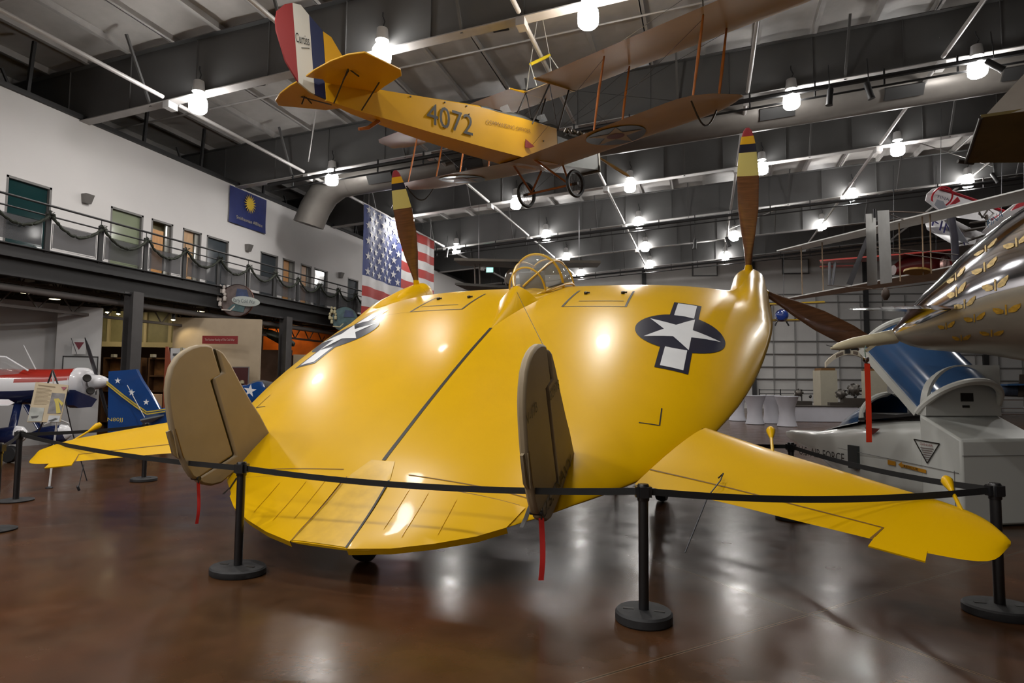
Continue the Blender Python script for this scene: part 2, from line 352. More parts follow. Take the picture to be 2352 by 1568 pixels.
for fi, row in LAMPS:
    for li, p in enumerate(row):
        lab = f'glowing white high-bay lamp under the {ORD[fi]} roof beam, {NTH[li]} from the gallery wall'
        if proto is None:
            proto = thing('ceiling_lamp', lab, 'lamp', p, 0, 'high-bay lamps under the roof beams')
            MB().lathe([(.10, .23), (.17, .20), (.215, .12), (.225, -.02), (.215, -.15), (.17, -.20), (.05, -.215)], n=20).build('lens', LENS, proto)
            hb = MB(); hb.lathe([(.07, .23), (.07, .32), (.16, .33), (.13, .62), (.05, .66)], n=16); hb.build('ballast_housing', HOUS, proto)
            MB().tube([(0, 0, .64), (.06, 0, .78), (0, 0, .92), (0, 0, 1.02)], .018, 6).build('hook', STEEL, proto)
        else:
            r = proto.copy(); COL.objects.link(r); r.location = p; r['label'] = lab
            for ch in list(proto.children): c = ch.copy(); COL.objects.link(c); c.parent = r
        down_light('lamp_light', (p[0], p[1], p[2] - .24), LAMP_W, .42, TINT.get((fi, li), (1, .96, .9)))
# heater boxes hanging under the roof
for nm, p, lab, s in (('ceiling_heater', (-13.140, 15.400, 11.038), 'small grey heater box hanging beside the leftmost high-bay lamp', .9), ('ceiling_heater', (-5.226, 15.400, 11.503), 'small grey heater box hanging above the biplane fuselage', .9), ('ceiling_heater', (-12.437, 21.500, 10.362), 'small grey heater box hanging below the biplane tail, near the air duct', .8)):
    o = thing(nm, lab, 'heater', p, 0, 'heater boxes under the roof')
    MB().loft([[(-.2*s, -.2*s, .35*s), (.2*s, -.2*s, .35*s), (.2*s, .2*s, .35*s), (-.2*s, .2*s, .35*s)], [(-.3*s, -.25*s, -.22*s), (.3*s, -.25*s, -.22*s), (.3*s, .25*s, -.22*s), (-.3*s, .25*s, -.22*s)]]).build('body', mat('heater_grey', (.40, .40, .38), .45), o)
    MB().box((0, 0, -.24*s), (.5*s, .42*s, .03)).build('grille', DARK, o)
    MB().tube([(-.15, 0, .3), (-.15, 0, 1.2)], .012, 6).tube([(.15, 0, .3), (.15, 0, 1.2)], .012, 6).build('bracket', STEEL, o)
# round air duct behind the second roof beam
du = thing('air_duct', 'long round beige air duct running behind the second roof beam', 'duct', (-13, 20.6, 9.4))
DUCT = mat('duct_metal', (.15, .138, .125), .45, .3, var=.05)
def ring(c, d, r, n=24):
    d = V(d).normalized(); u = d.cross(V(0, 1, 0)).normalized() if abs(d.y) < .9 else V(1, 0, 0); v_ = d.cross(u)
    return [tuple(V(c) + u * (r * math.cos(2 * PI * i / n)) + v_ * (r * math.sin(2 * PI * i / n))) for i in range(n)]
MB().loft([ring((0, 0, 0), (1, 0, .06), .58), ring((28, 0, 1.7), (1, 0, .06), .58)]).build('straight_run', DUCT, du)
MB().loft([ring((.1, 0, 0), (1, 0, 0), .585), ring((-.5, 0, -.05), (1, 0, .3), .585), ring((-1.1, 0, -.4), (1, 0, .9), .585), ring((-1.5, 0, -.95), (.5, 0, 1), .585), ring((-1.8, 0, -1.6), (.3, 0, 1), .585)]).build('elbow', DUCT, du)
for xv in (1.6, 5.1, 15.2, 18.6, 21.5):
    MB().box((xv, -.5, xv * .06 - .28), (1.0, .16, .34), 0, (V(1, 0, .06), V(0, .8, .6), V(0, -.6, .8))).build('vent', mat('vent_dark', (.02, .02, .02), .5), du)
# black sprinkler mains along the lower flanges
for i, (Y, lab) in enumerate(((18.45, 'black sprinkler main along the second roof beam'), (30.95, 'black sprinkler main along the fourth roof beam'), (42.6, 'black sprinkler main along the farthest roof beam'))):
    o = thing('sprinkler_pipe', lab, 'pipe', (0, Y, 9.7), 0)
    MB().tube([(-15, 0, -.96), (16, 0, 1.02)], .07, 8).build('main', RUB, o); MB().tube([(-15, .12, -1.16), (16, .12, .82)], .03, 6).build('branch', RUB, o)
    xx = -14.
    while xx < 16: MB().box((xx, .05, .064 * xx + .02), (.04, .05, .42)).build('pipe_hanger', RUB, o); xx += 1.7
# spotlights on the pipes
SPOT = [((3.330, 18.300, 9.548), 'black spotlight hanging straight down right of the upright propeller', .1), ((4.282, 18.300, 9.592), 'black spotlight hanging over the air duct vent', -.25), ((7.094, 18.200, 9.828), 'black spotlight tilted beside the rightmost near lamp', -.9), ((-7.382, 18.300, 8.379), 'black spotlight hanging below the biplane lower left wing tip', .15),
        ((3.860, 30.700, 12.771), 'black spotlight above the right propeller cuff', .5), ((-0.406, 30.700, 8.419), 'black spotlight under the fourth beam, far left of the propeller', .1), ((1.093, 30.700, 8.436), 'black spotlight just left of the upright propeller blade', -.3), ((-13.319, 30.800, 8.713), 'slim spotlight hanging right of the striped flag', .15), ((11.804, 30.700, 10.547), 'black spotlight above the red and white biplane', -.5)]
sp0 = None
for p, lab, tl in SPOT:
    if sp0 is None:
        sp0 = thing('spotlight', lab, 'spotlight', p, 0, 'spotlights on the ceiling pipes')
        MB().lathe([(.06, .24), (.08, .2), (.08, -.16), (.095, -.24)], n=12).build('can', RUB, sp0); MB().tube([(0, 0, .2), (0, .12, .95)], .015, 6).build('yoke', RUB, sp0); r = sp0
    else:
        r = sp0.copy(); COL.objects.link(r); r.location = p; r['label'] = lab
        for ch in list(sp0.children): c = ch.copy(); COL.objects.link(c); c.parent = r
    for ch in r.children:
        if ch.name.startswith('can'): ch.rotation_euler = (0, tl, 0)
ex = thing('exit_sign', 'small glowing green sign far behind the canopy', 'sign', (-11.832, 33.644, 8.199), .2)
MB().tube([(0, .02, .15), (0, .02, 3.6)], .012, 5).build('hanger_rod', STEEL, ex)
MB().box((0, 0, 0), (.46, .07, .34)).build('housing', DARK, ex); MB().box((0, -.04, 0), (.38, .02, .26)).build('lit_face', mat('exit_green', (.1, .6, .4), .4, emit=(.25, 1, .7), es=2.2), ex)
# ================================================================ GALLERY FITTINGS
rl = thing('gallery_railing', 'black steel railing with mesh panels along the upper gallery', 'railing', (-14.62, 7.8, DZ))
def rp(y, z, x=0): return (x, y - 7.8, z)
MB().tube([rp(4, 1.07), rp(34, 1.07)], .028, 8).build('top_rail', DARK, rl); MB().tube([rp(4, .82), rp(34, .82)], .02, 8).build('middle_rail', DARK, rl)
MESH = mat('perforated_screen', (.05, .05, .055), .6, alpha=.68, var=.02)
yp = 6.46; posts = []
while yp < 33: posts.append(yp); yp += 1.334
for y in posts:
    MB().box(rp(y, .42), (.05, .12, .96)).tube([rp(y, .9), rp(y, 1.06)], .01, 6).build('post', DARK, rl)
for a, c in zip(posts, posts[1:]):
    MB().box(rp((a + c) / 2, .37), (.004, c - a - .26, .56)).build('screen_panel', MESH, rl)
    MB().tube([rp(a + .11, .06), rp(a + .11, .66), rp(c - .11, .66), rp(c - .11, .06), rp(a + .11, .06)], .008, 5).build('panel_frame', DARK, rl)
GAR = mat('garland_green', (.014, .018, .010), .8, var=.5, scale=60)
gm = MB()
def garl(P0, P1, sag):
    pts = []
    for i in range(29):
        t_ = i / 28; pts.append(V(P0).lerp(V(P1), t_) + V(random.uniform(-.01, .01), 0, -sag * 4 * t_ * (1 - t_) + random.uniform(-.012, .012)))
    gm.tube(pts, [.034 + random.uniform(-.008, .01) for _ in pts], 7)
    for p in pts:
        for _ in range(3):
            d = V(random.uniform(-1, 1), random.uniform(-1, 1), random.uniform(-1, 1)).normalized() * .06
            gm.add([p - d * .3, p + d, p + d * .4 + V(0, .02, .02)], [(0, 1, 2)])
for a, c in zip(posts, posts[1:]): garl((-14.55, a + .04, DZ + .80), (-14.55, c - .04, DZ + .80), .34)
for y in posts:
    for _ in range(26):
        d = V(random.uniform(-1, 1), random.uniform(-1, 1), random.uniform(-1, 1)).normalized() * .12; p = V(-14.56, y, DZ + .84)
        gm.add([p - d * .2, p + d, p + d * .5 + V(0, .03, .04)], [(0, 1, 2)])
tag(gm.build('garland', GAR, two=True), 'dark green garland draped in swags along the gallery railing', 'garland')
SC = mat('sconce_metal', (.20, .19, .18), .4, .5)
for p, lab in (((GX, 12.9, 6.73), 'wall sconce above the railing beside the teal window'), ((GX, 19.4, 6.72), 'wall sconce under the blue sun banner'), ((GX, 25.7, 6.74), 'wall sconce nearest the striped flag')):
    o = thing('wall_sconce', lab, 'sconce', p, 0, 'wall sconces on the gallery wall')
    MB().box((.02, 0, 0), (.04, .1, .2)).build('back_plate', SC, o); MB().loft([[(.02, -.13, .13), (.2, -.13, .13), (.2, .13, .13), (.02, .13, .13)], [(.02, -.1, -.12), (.12, -.1, -.12), (.12, .1, -.12), (.02, .1, -.12)]]).build('shade', SC, o)
# blue banner with a sun
bn = thing('banner', 'dark blue banner with a yellow sun on the gallery wall', 'banner', (GX + .04, 18.33, 7.48))
BLU = mat('banner_blue', (.008, .018, .12), .6, var=.08)
MB().grid(lambda u, v_: (.03 * math.sin(u * 9) * (1 - v_) + .02, 2.0 * u + .03 * (1 - v_) * math.sin(v_ * 4 + u * 3), 1.36 * v_), 24, 16).build('cloth', BLU, bn, two=True)
GOLD = mat('banner_gold', (.62, .42, .03), .6)
sn = [(math.cos(i * PI / 18) * (.37 if i % 2 == 0 else .19), math.sin(i * PI / 18) * (.37 if i % 2 == 0 else .19)) for i in range(36)]
MB().prism([(.068, 1.03 + a * .9, .93 + b) for a, b in sn], (.006, 0, 0)).build('sun_emblem', GOLD, bn)
text('Smithsonian Affiliate', (.07, .33, .2), (0, 1, 0), (0, 0, 1), .13, mat('banner_lettering', (.38, .34, .22), .6), bn, width=1.42)
# striped flag
FR_ = mat('flag_red', (.30, .018, .014), .65, var=.06); FW_ = mat('flag_white', (.46, .455, .46), .65, var=.04); FB_ = mat('flag_blue', (.022, .035, .13), .65, var=.08)
fg = thing('flag', 'large hanging American flag with stars and stripes', 'flag', (-13.0, 21.64, 3.45))
FL, FH = 6.8, 5.34
def fpt(u, v_): return (.10 * math.sin(u * 13 + .8 * v_) * (.3 + .7 * (1 - v_)) + .05 * math.sin(u * 31), FL * u, FH * v_ - .10 * u * (1 - v_))
fm = MB()
for i in range(13):
    v0, v1 = i / 13, (i + 1) / 13; u0 = .473 if i >= 6 else 0
    fm.grid(lambda u, v_, v0=v0, v1=v1, u0=u0: fpt(u0 + (1 - u0) * u, v0 + (v1 - v0) * v_), 50 if u0 == 0 else 28, 3, 0 if i % 2 == 0 else 1)
fm.grid(lambda u, v_: fpt(.473 * u, 6 / 13 + 7 / 13 * v_), 28, 20, 2)
fm.build('cloth', [FR_, FW_, FB_], fg, two=True, sharp=80)
sm = MB()
for r_ in range(9):
    for c in range(6 if r_ % 2 == 0 else 5):
        u = .473 * ((c + .5) / 6 + (0 if r_ % 2 == 0 else 1 / 12)); v_ = 6 / 13 + 7 / 13 * (1 - (r_ + .6) / 9.2)
        cx_, cy_, cz_ = fpt(u, v_)
        sm.add([(fpt(u + a / FL, v_)[0] + .022, cy_ + a, cz_ + b) for a, b in star(r=.185)], [tuple(range(10))])
sm.build('stars', FW_, fg, two=True)
MB().tube([(0, -.05, FH + .02), (0, FL + .05, FH + .02)], .03, 8).tube([(0, .4, FH), (0, .4, FH + 1.0)], .008, 5).tube([(0, FL - .4, FH), (0, FL - .4, FH + 1.0)], .008, 5).build('hanging_rod', FW_, fg)
# round hanging signs on the mezzanine edge
def round_sign(p, rz, lab, cols, txt=None):
    o = thing('hanging_sign', lab, 'sign', p, rz, 'round hanging exhibit signs')
    MB().lathe([(.50, -.03), (.50, .03)], (0, 0, 0), (0, 1, 0), 40).build('disc', cols[0], o)
    MB().lathe([(.52, -.04), (.52, .04), (.48, .04), (.48, -.04)], (0, 0, 0), (0, 1, 0), 40, cap=False).build('rim', mat('sign_rim_rust', (.16, .05, .03), .5), o)
    MB().prism([(-.05, -.05, .08), (.38, -.05, .10), (.30, -.05, .34), (.0, -.05, .38)], (0, .012, 0)).build('picture_panel', cols[1], o)
    MB().prism([(-.12, -.05, -.12), (.30, -.05, -.1), (.22, -.05, -.38), (-.30, -.05, -.30)], (0, .012, 0)).build('picture_panel', cols[2], o)
    MB().prism([(-.46, -.055, -.28), (-.20, -.055, -.30), (-.06, -.055, -.16), (-.04, -.055, -.19), (-.18, -.055, -.345), (-.46, -.055, -.32)], (0, .012, 0)).build('white_trim', cols[3], o)
    if txt:
        MB().prism([(.30 + .46 * math.cos(i * PI / 16), -.10 - .06 * math.cos(i * PI / 16), -.03 + .155 * math.sin(i * PI / 16) - .05 * math.cos(i * PI / 16)) for i in range(32)], (0, .03, 0)).build('oval_plate', mat('sign_oval_pale', (.42, .46, .44), .5), o)
        text(txt, (-.06, -.085, -.05), (1, -.13, -.11), (0, 0, 1), .12, mat('sign_lettering_dark', (.03, .045, .06), .5), o, width=.72, depth=.05)
    f_ = MB()
    for a in ((-.52, .30), (-.58, .05), (-.50, -.12), (-.40, .28), (-.36, .05)):
        f_.lathe([(.0, -.11), (.055, -.07), (.06, .04), (.03, .08), (.05, .10), (.05, .17), (.0, .20)], (a[0], -.08, a[1]), (0, 0, 1), 8)
    f_.build('white_cutouts', cols[3], o)
    for cx in (-.2, .2): MB().tube([(cx, 0, .44), (cx, 0, .9)], .01, 5).build('chain', STEEL, o)
S1 = mat('sign_brown', (.10, .075, .07), .5, var=.3, scale=6); S2 = mat('sign_blue', (.03, .05, .12), .5, var=.3, scale=5); S3 = mat('sign_teal', (.05, .10, .11), .5, var=.3, scale=5); S4 = mat('sign_pale', (.42, .38, .35), .5, var=.1)
round_sign((-14.200, 16.206, 4.216), .35, 'round hanging sign with an oval plate reading Early Cold War', [S1, S2, S3, S4], 'Early Cold War')
round_sign((-13.900, 21.934, 4.194), .55, 'round blue and green hanging sign half hidden by the yellow wing', [S3, S2, S3, mat('sign_sand', (.40, .36, .22), .5)])
# ================================================================ LOWER GALLERY
GW = mat('partition_grey_white', (.42, .42, .42), .65, var=.04, scale=.7); BEI = mat('partition_beige', (.36, .29, .20), .7, var=.04)
DKB = mat('partition_dark_brown', (.085, .045, .03), .7, var=.1); OLV = mat('clerestory_olive', (.17, .16, .085), .5, var=.1); TRIMC = mat('cream_trim', (.34, .30, .19), .6)
wallseg('wall_partition_grey', (-17.077, 8.971, 1.654), (-16.045, 11.916, 1.648), 0, 3.62, .2, GW); wallseg('wall_partition_pier', (-15.788, 11.681, 1.648), (-15.155, 12.402, 1.648), 0, 3.55, .3, GW)
wallseg('wall_partition_beige', (-15.584, 15.102, 1.653), (-13.295, 16.232, 1.665), 0, 3.60, .2, BEI)
a_, c_ = V((-19.609, 15.952, 1.643)), V((-17.386, 16.956, 1.653))
wallseg('wall_clerestory', a_, c_, 2.95, 4.0, .1, OLV); wallseg('trim_3', a_ + V(.03, -.1, 0), c_ + V(.03, -.1, 0), 2.78, 2.95, .2, TRIMC)
dd = (c_ - a_)
for i, t_ in enumerate((.12, .44, .60, .92)): wallseg(f'trim_{i + 4}', a_ + dd * t_ + V(.02, -.08, 0), a_ + dd * (t_ + .035) + V(.02, -.08, 0), 2.95, 4.0, .08, TRIMC)
wallseg('wall_back_gallery', (-22.054, 17.817, 1.640), (-16.488, 20.278, 1.667), 0, 4.1, .1, DKB)
wallseg('wall_orange', (-18.055, 21.156, 1.661), (-14.515, 23.304, 1.665), 2.75, 3.85, .1, mat('orange_glow_paint', (.62, .16, .01), .6, var=.25, scale=2)); wallseg('wall_dark_panel', (-16.236, 19.726, 1.665), (-15.134, 20.279, 1.661), 0, 2.86, .15, DKB); wallseg('wall_tan_panel', (-15.071, 20.298, 1.661), (-12.692, 22.297, 1.657), 0, 2.7, .15, BEI)  # orange lighting of the far display is painted into the wall colour
def spot(name, loc, tgt, power, col, size=.15, ang=1.1):
    d = bpy.data.lights.new(name, 'SPOT'); d.energy = power; d.color = col; d.spot_size = ang; d.spot_blend = .6; d.shadow_soft_size = size
    o = bpy.data.objects.new(name, d); COL.objects.link(o); o.location = loc; o.rotation_euler = (V(tgt) - V(loc)).to_track_quat('-Z', 'Y').to_euler()
WARM = (1, .80, .48)
spot('orange_wall_light', (-15.937, 20.992, 4.370), (-16.741, 21.560, 3.192), 75, (1, .6, .25), .3, 2.4)
LITB = mat('small_bulb', (1, .95, .8), .4, emit=(1, .85, .55), es=14)
TS = [((-17.950, 14.841, 3.849), 'small lit spotlight left of the glowing clerestory window', (-18.497, 16.179, 3.309)), ((-17.983, 15.251, 3.841), 'small lit spotlight aimed at the middle clerestory window', (-18.848, 16.070, 3.306)), ((-17.133, 14.890, 3.779), 'small lit spotlight just left of the grey column', (-18.083, 16.349, 2.728)), ((-15.161, 14.680, 3.535), 'small lit spotlight at the top left of the beige wall', (-14.994, 15.424, 2.651))]
for p, lab, tg in TS:
    o = thing('track_spotlight', lab, 'spotlight', p, 0, 'track spotlights under the mezzanine')
    MB().lathe([(.03, .12), (.06, .08), (.06, -.06)], n=12).build('can', RUB, o); MB().lathe([(.05, -.06), (.06, -.075), (.0, -.10)], n=12).build('bulb', LITB, o); MB().tube([(0, 0, .1), (0, 0, 4.6 - p[2])], .012, 5).build('stem', RUB, o)
    spot('track_light', V(p) + V(0, -.02, -.14), tg, 26, WARM, .06, 1.4)
for p, lab in (((-17.045, 11.762, 3.930), 'long recessed light strip under the mezzanine at far left'), ((-17.542, 12.856, 3.930), 'recessed downlight above the grey partition'), ((-15.693, 16.294, 3.930), 'bright recessed downlight left of the round sign'), ((-16.530, 16.751, 3.930), 'dim recessed downlight beside the beige wall top'), ((-16.512, 14.175, 3.930), 'recessed downlight left of the grey column')):
    o = thing('downlight', lab, 'light', p, 0, 'recessed lights under the mezzanine')
    MB().lathe([(.15, .64), (.15, .03), (.17, .0), (.15, -.01)], n=20).build('trim_ring', HOUS, o); MB().lathe([(.14, -.012), (.10, -.02), (.0, -.025)], n=20).build('diffuser', mat('downlight_lens', (1, .95, .75), .4, emit=(1, .85, .5), es=4), o)
    down_light('downlight_light', (p[0], p[1], p[2] - .04), 10, .25, WARM)
pp = thing('utility_pipe', 'grey insulated pipe running along under the gallery edge', 'pipe', (-15.0, 6, 3.72))
MB().tube([(0, 0, 0), (0, 26, 0)], .085, 10).build('run', mat('pipe_insulation', (.14, .13, .125), .7), pp)
h = MB()
for i in range(9): h.box((0, .6 + 3.1 * i, .2), (.05, .04, .4))
h.build('hangers', STEEL, pp)
# signs and boards
rs = thing('wall_sign', 'red wall sign with pale lettering on the beige wall', 'sign', (-14.453, 15.111, 2.774), .29)
wdt = .84 * 82 / 70 * 1.08
MB().box((wdt / 2, 0, .12), (wdt, .04, .24)).build('panel', mat('sign_red', (.20, .012, .012), .5), rs)
text('The Nuclear Reality of The Cold War', (.08, -.03, .085), (1, 0, 0), (0, 0, 1), .075, mat('sign_lettering_pale', (.45, .32, .28), .5), rs, width=wdt - .16)
pq = thing('poster', 'white poster with a dark red triangle on the grey partition', 'poster', (-15.434, 11.848, 2.318), .62)
MB().box((.14, 0, .19), (.30, .015, .40)).build('sheet', GW, pq); MB().prism([(.03, -.012, .30), (.25, -.012, .30), (.14, -.012, .10)], (0, .01, 0)).build('triangle_emblem', mat('emblem_dark_red', (.12, .008, .02), .5), pq); MB().bar((-.04, -.012, .40), (.10, -.012, 0), .012, .012).build('edge_line', STEEL, pq)
wb = thing('display_board', 'grey framed board on the grey partition behind the propeller', 'board', (-15.542, 11.730, 1.288), .62)
MB().box((.36, 0, .48), (.76, .03, .96)).build('panel', mat('board_grey', (.36, .37, .37), .5), wb); b_ = MB(); b_.box((.36, -.02, .96), (.78, .03, .02)); b_.box((-.02, -.02, .48), (.02, .03, .98)); b_.box((.74, -.02, .48), (.02, .03, .98)); b_.build('frame', DARK, wb)
# exhibit panel behind the left fin
xp = thing('exhibit_panel', 'tall white exhibit panel with a curved red-brown edge', 'panel', (-13.268, 12.659, 0.365), .25)
XW = mat('exhibit_white', (.50, .50, .51), .5, var=.04); XR_ = mat('exhibit_rust', (.24, .05, .018), .5, var=.05)
zt_ = 2.1
MB().box((.62, .04, 1.1), (1.0, .05, 2.05)).build('white_board', XW, xp)
MB().prism([(0, -.02, 0), (.15, -.02, 0), (.20, -.02, .6), (.20, -.02, 1.2), (.16, -.02, 1.7), (.06, -.02, 2.16), (0, -.02, 2.16)], (0, .05, 0)).build('rust_edge', XR_, xp)
MB().box((.42, .0, 1.1), (.05, .05, 2.1)).build('cream_post', TRIMC, xp)
t_ = MB(); t_.box((.28, -.01, 1.96), (.16, .01, .06)); t_.box((.27, -.01, 1.72), (.20, .01, .012))
for i in range(6): t_.box((.25, -.01, 1.6 - i * .09), (.08, .01, .012))
t_.build('printed_lines', mat('print_dark', (.06, .06, .06), .6), xp)
SHF = mat('shelf_brown', (.10, .05, .025), .6, var=.25, scale=5)
for i, (p, lab) in enumerate((((-18.926, 15.622, 0.407), 'dark brown shelf unit left of the grey column'), ((-17.509, 16.061, 0.421), 'dark brown shelf unit right of the grey column'))):
    o = thing('bookcase', lab, 'bookcase', (p[0], p[1], 0), .3, 'bookcases under the clerestory')
    f_ = MB()
    for xx in (0, .62, 1.22): f_.box((xx, .15, 1.2), (.05, .3, 2.4))
    f_.build('uprights', SHF, o)
    for z in (.3, .8, 1.3, 1.8, 2.38): MB().box((.61, .15, z), (1.2, .3, .05)).build('shelf', SHF, o)
    MB().box((.61, .3, 1.2), (1.2, .03, 2.4)).build('back_panel', mat('shelf_back', (.17, .075, .025), .7, var=.3), o)
BX = mat('archive_box_tan', (.42, .27, .15), .7, var=.1)
for p, s, lab in (((-15.592, 14.521, 0.929), (.34, .3, 1.25), 'tall tan carton standing beside the rust exhibit panel'), ):
    tag(MB().box((0, 0, s[2] / 2), s).build('carton', BX, bevel=.01), lab, 'carton').location = (p[0], p[1], 0)
for p, lab in (((-18.586, 15.688, 2.450), 'small white box on the shelf above the blue tail'), ((-17.353, 16.069, 2.462), 'small pale box on the shelf right of the column')):
    o = tag(MB().box((0, 0, 0), (.14, .12, .10)).build('storage_box', GW, bevel=.005), lab, 'box'); o.location = p
for p, lab, rz in (((-13.605, 15.654, 1.791), 'dark framed picture on the beige wall', .29), ((-13.859, 15.576, 1.788), 'small grey framed picture at the left of the dark one', .29)):
    big = 'dark' in lab
    o = thing('wall_picture', lab, 'picture', p, rz); ww, hh = (.36, .56) if big else (.26, .52)
    MB().box((.16, -.02, 0), (ww + .06, .03, hh + .06)).build('frame', FRM, o); MB().box((.16, -.04, 0), (ww, .02, hh)).build('print', mat('print_maroon', (.05, .008, .008), .4) if big else BEI, o)
    if big:
        o2 = MB(); o2.lathe([(.0, 0), (.07, .02), (.06, .1), (.0, .12)], (.18, -.05, -.22), (0, 0, 1), 10); o2.build('pale_motif', TRIMC, o)
# dark display figure in front of the orange wall
fg2 = thing('hanging_exhibit', 'dark camouflaged aircraft model hanging before the orange wall', 'model', (-15.161, 19.320, 3.228), .4)
q = MB(); q.loft([ring((-.6, 0, .35), (1, 0, -.4), .06, 10), ring((-.2, 0, .18), (1, 0, -.4), .16, 10), ring((.3, 0, -.05), (1, 0, -.4), .20, 10), ring((.7, 0, -.2), (1, 0, -.3), .08, 10)]); q.build('fuselage', mat('camouflage_dark', (.03, .035, .025), .6, var=.5, scale=5), fg2)
MB().prism([(-.1, -.8, .12), (.25, -.8, 0), (.35, .8, .0), (0, .8, .12)], (0, 0, .05)).build('wing', MATS['camouflage_dark'], fg2); MB().prism([(-.65, 0, .3), (-.45, 0, .28), (-.55, 0, .62), (-.72, 0, .62)], (0, .04, 0)).build('fin', MATS['camouflage_dark'], fg2); MB().tube([(0, 0, .1), (0, 0, 1.2)], .01, 5).build('wire', STEEL, fg2)
# ---------------------------------------------------------------- white, red and navy stunt airplane at far left
RD = mat('stunt_red', (.30, .02, .012), .25, coat=.5); NV = mat('stunt_navy', (.006, .012, .05), .2, coat=.6); WH = mat('stunt_white', (.62, .62, .64), .22, coat=.5)
st = thing('stunt_airplane', 'white, red and navy propeller airplane with nose pointing right', 'airplane', (-17.258, 12.698, 0.000))
def rel(o, p): return V(p) - o.location
def body_ring(p, rh, rw, sq=2.4, n=28, ax=(.955, .296, 0)):
    d = V(ax).normalized(); s_ = V(d.y, -d.x, 0); out = []
    for i in range(n):
        a = 2 * PI * i / n; c_, s__ = math.cos(a), math.sin(a); k = (abs(c_) ** sq + abs(s__) ** sq) ** (-1 / sq)
        out.append(tuple(V(p) + s_ * (rw * k * c_) + V(0, 0, rh * k * s__)))
    return out
RG = [((-15.252, 8.813, 1.519), .36, .34), ((-14.461, 9.376, 1.481), .39, .36), ((-13.912, 9.703, 1.495), .38, .36), ((-13.437, 10.006, 1.519), .36, .36), ((-13.054, 10.226, 1.570), .34, .36)]
fm = MB(); rings = [body_ring(rel(st, p), a, b) for p, a, b in RG]; fm.loft(rings)
def zone(mb, zs):
    for i, f in enumerate(mb.f):
        c = sum((V(mb.v[k]) for k in f), V(0, 0, 0)) / len(f); mb.m[i] = zs(c)
fm.f = fm.f; z0 = rel(st, RG[2][0]).z
zone(fm, lambda c: 0 if c.z > z0 + .13 + .06 * (c.x < -.6) else (1 if c.z > z0 - .06 else 2))
fm.build('fuselage', [RD, WH, NV], st)
cw = MB(); cw.loft([body_ring(rel(st, p), a, b, 2.1) for p, a, b in (((-13.073, 10.220, 1.579), .345, .37), ((-12.993, 10.307, 1.590), .33, .35), ((-12.940, 10.365, 1.590), .27, .29), ((-12.922, 10.392, 1.590), .15, .16))]); cw.build('cowling', WH, st)
for p in ((-12.756, 10.152, 1.694), (-12.688, 10.193, 1.423)): MB().lathe([(.085, 0), (.07, .03), (.0, .02)], rel(st, p), (.9, -.45, .1), 14).build('cooling_intake', BLACK, st)
cn = MB(); cn.prism([tuple(rel(st, p)) for p in ((-13.043, 9.924, 1.439), (-12.879, 10.034, 1.347), (-12.734, 10.191, 1.244), (-12.805, 10.128, 1.076), (-13.025, 10.009, 1.057), (-13.065, 9.940, 1.114))], (.25, -.0, 0)); cn.build('chin_scoop', NV, st)
spn = V((-12.885, 10.402, 1.610)); ax_ = V(.955, .25, .03)
MB().lathe([(.17, 0), (.165, .08), (.13, .22), (.07, .33), (.0, .38)], rel(st, spn), ax_, 20).build('spinner', WH, st)
GB = mat('blade_grey', (.05, .05, .055), .3, .4)
for tip in ((-12.934, 10.192, 2.577), (-12.729, 10.699, 0.759)):
    a = rel(st, spn) + ax_ * .12; b = rel(st, tip); MB().tube([a, a.lerp(b, .3), a.lerp(b, .75), b], [.03, .06, .055, .015], 8, flat=.3).build('blade', GB, st)
gl = MB(); gl.loft([body_ring(rel(st, p), a, b) for p, a, b in (((-15.163, 8.823, 1.754), .30, .26), ((-14.457, 9.351, 1.840), .36, .28), ((-14.211, 9.481, 1.825), .30, .28), ((-13.874, 9.697, 1.738), .12, .25))]); gl.build('canopy_glass', mat('canopy_smoke', (.35, .36, .36), .05, alpha=.35), st)
MB().tube([rel(st, (-13.940, 9.283, 2.113)), rel(st, (-13.604, 9.512, 1.837))], .02, 6).tube([rel(st, (-14.642, 8.958, 2.146)), rel(st, (-13.940, 9.283, 2.113))], .025, 6).build('windshield_frame', WH, st); MB().tube([rel(st, (-13.694, 9.445, 2.375)), rel(st, (-13.558, 9.629, 1.868))], [.008, .014], 6).build('antenna', WH, st)
wg = MB(); wg.loft([[tuple(rel(st, p)) for p in ((-12.929, 8.822, 1.193), (-12.830, 8.646, 1.149), (-13.149, 8.854, 1.256))], [tuple(rel(st, p)) for p in ((-14.582, 8.521, 1.171), (-13.797, 7.928, 1.120), (-14.747, 8.462, 1.273))]]); wg.build('wing', WH, st)
for a, b in (((-13.918, 9.567, 1.155), (-13.409, 9.132, 0.649)), ((-13.760, 9.620, 1.110), (-13.279, 9.594, 0.623))): MB().tube([rel(st, a), rel(st, b)], .07, 8, flat=.4).build('gear_leg', NV, st)
for p, m_ in (((-13.223, 8.988, 0.535), NV), ((-12.868, 9.623, 0.535), NV)):
    c = rel(st, p); k = MB(); k.loft([body_ring(c + V(.955, .296, 0) * s_, r_, r_ * .5, 2, 16) for s_, r_ in ((-.5, .03), (-.25, .14), (0, .18), (.2, .16), (.3, .05))]); k.build('wheel_fairing', [m_], st)
    MB().loft([body_ring(c + V(.955, .296, 0) * s_ + V(0, 0, .03), r_, r_ * .52, 2, 16) for s_, r_ in ((.1, .165), (.24, .15), (.33, .06))]).build('fairing_nose', WH, st)
    MB().lathe([(.15, -.06), (.17, -.03), (.17, .03), (.15, .06)], V(c.x, c.y, .17 - st.location.z), (.296, -.955, 0), 18).build('wheel', RUB, st)
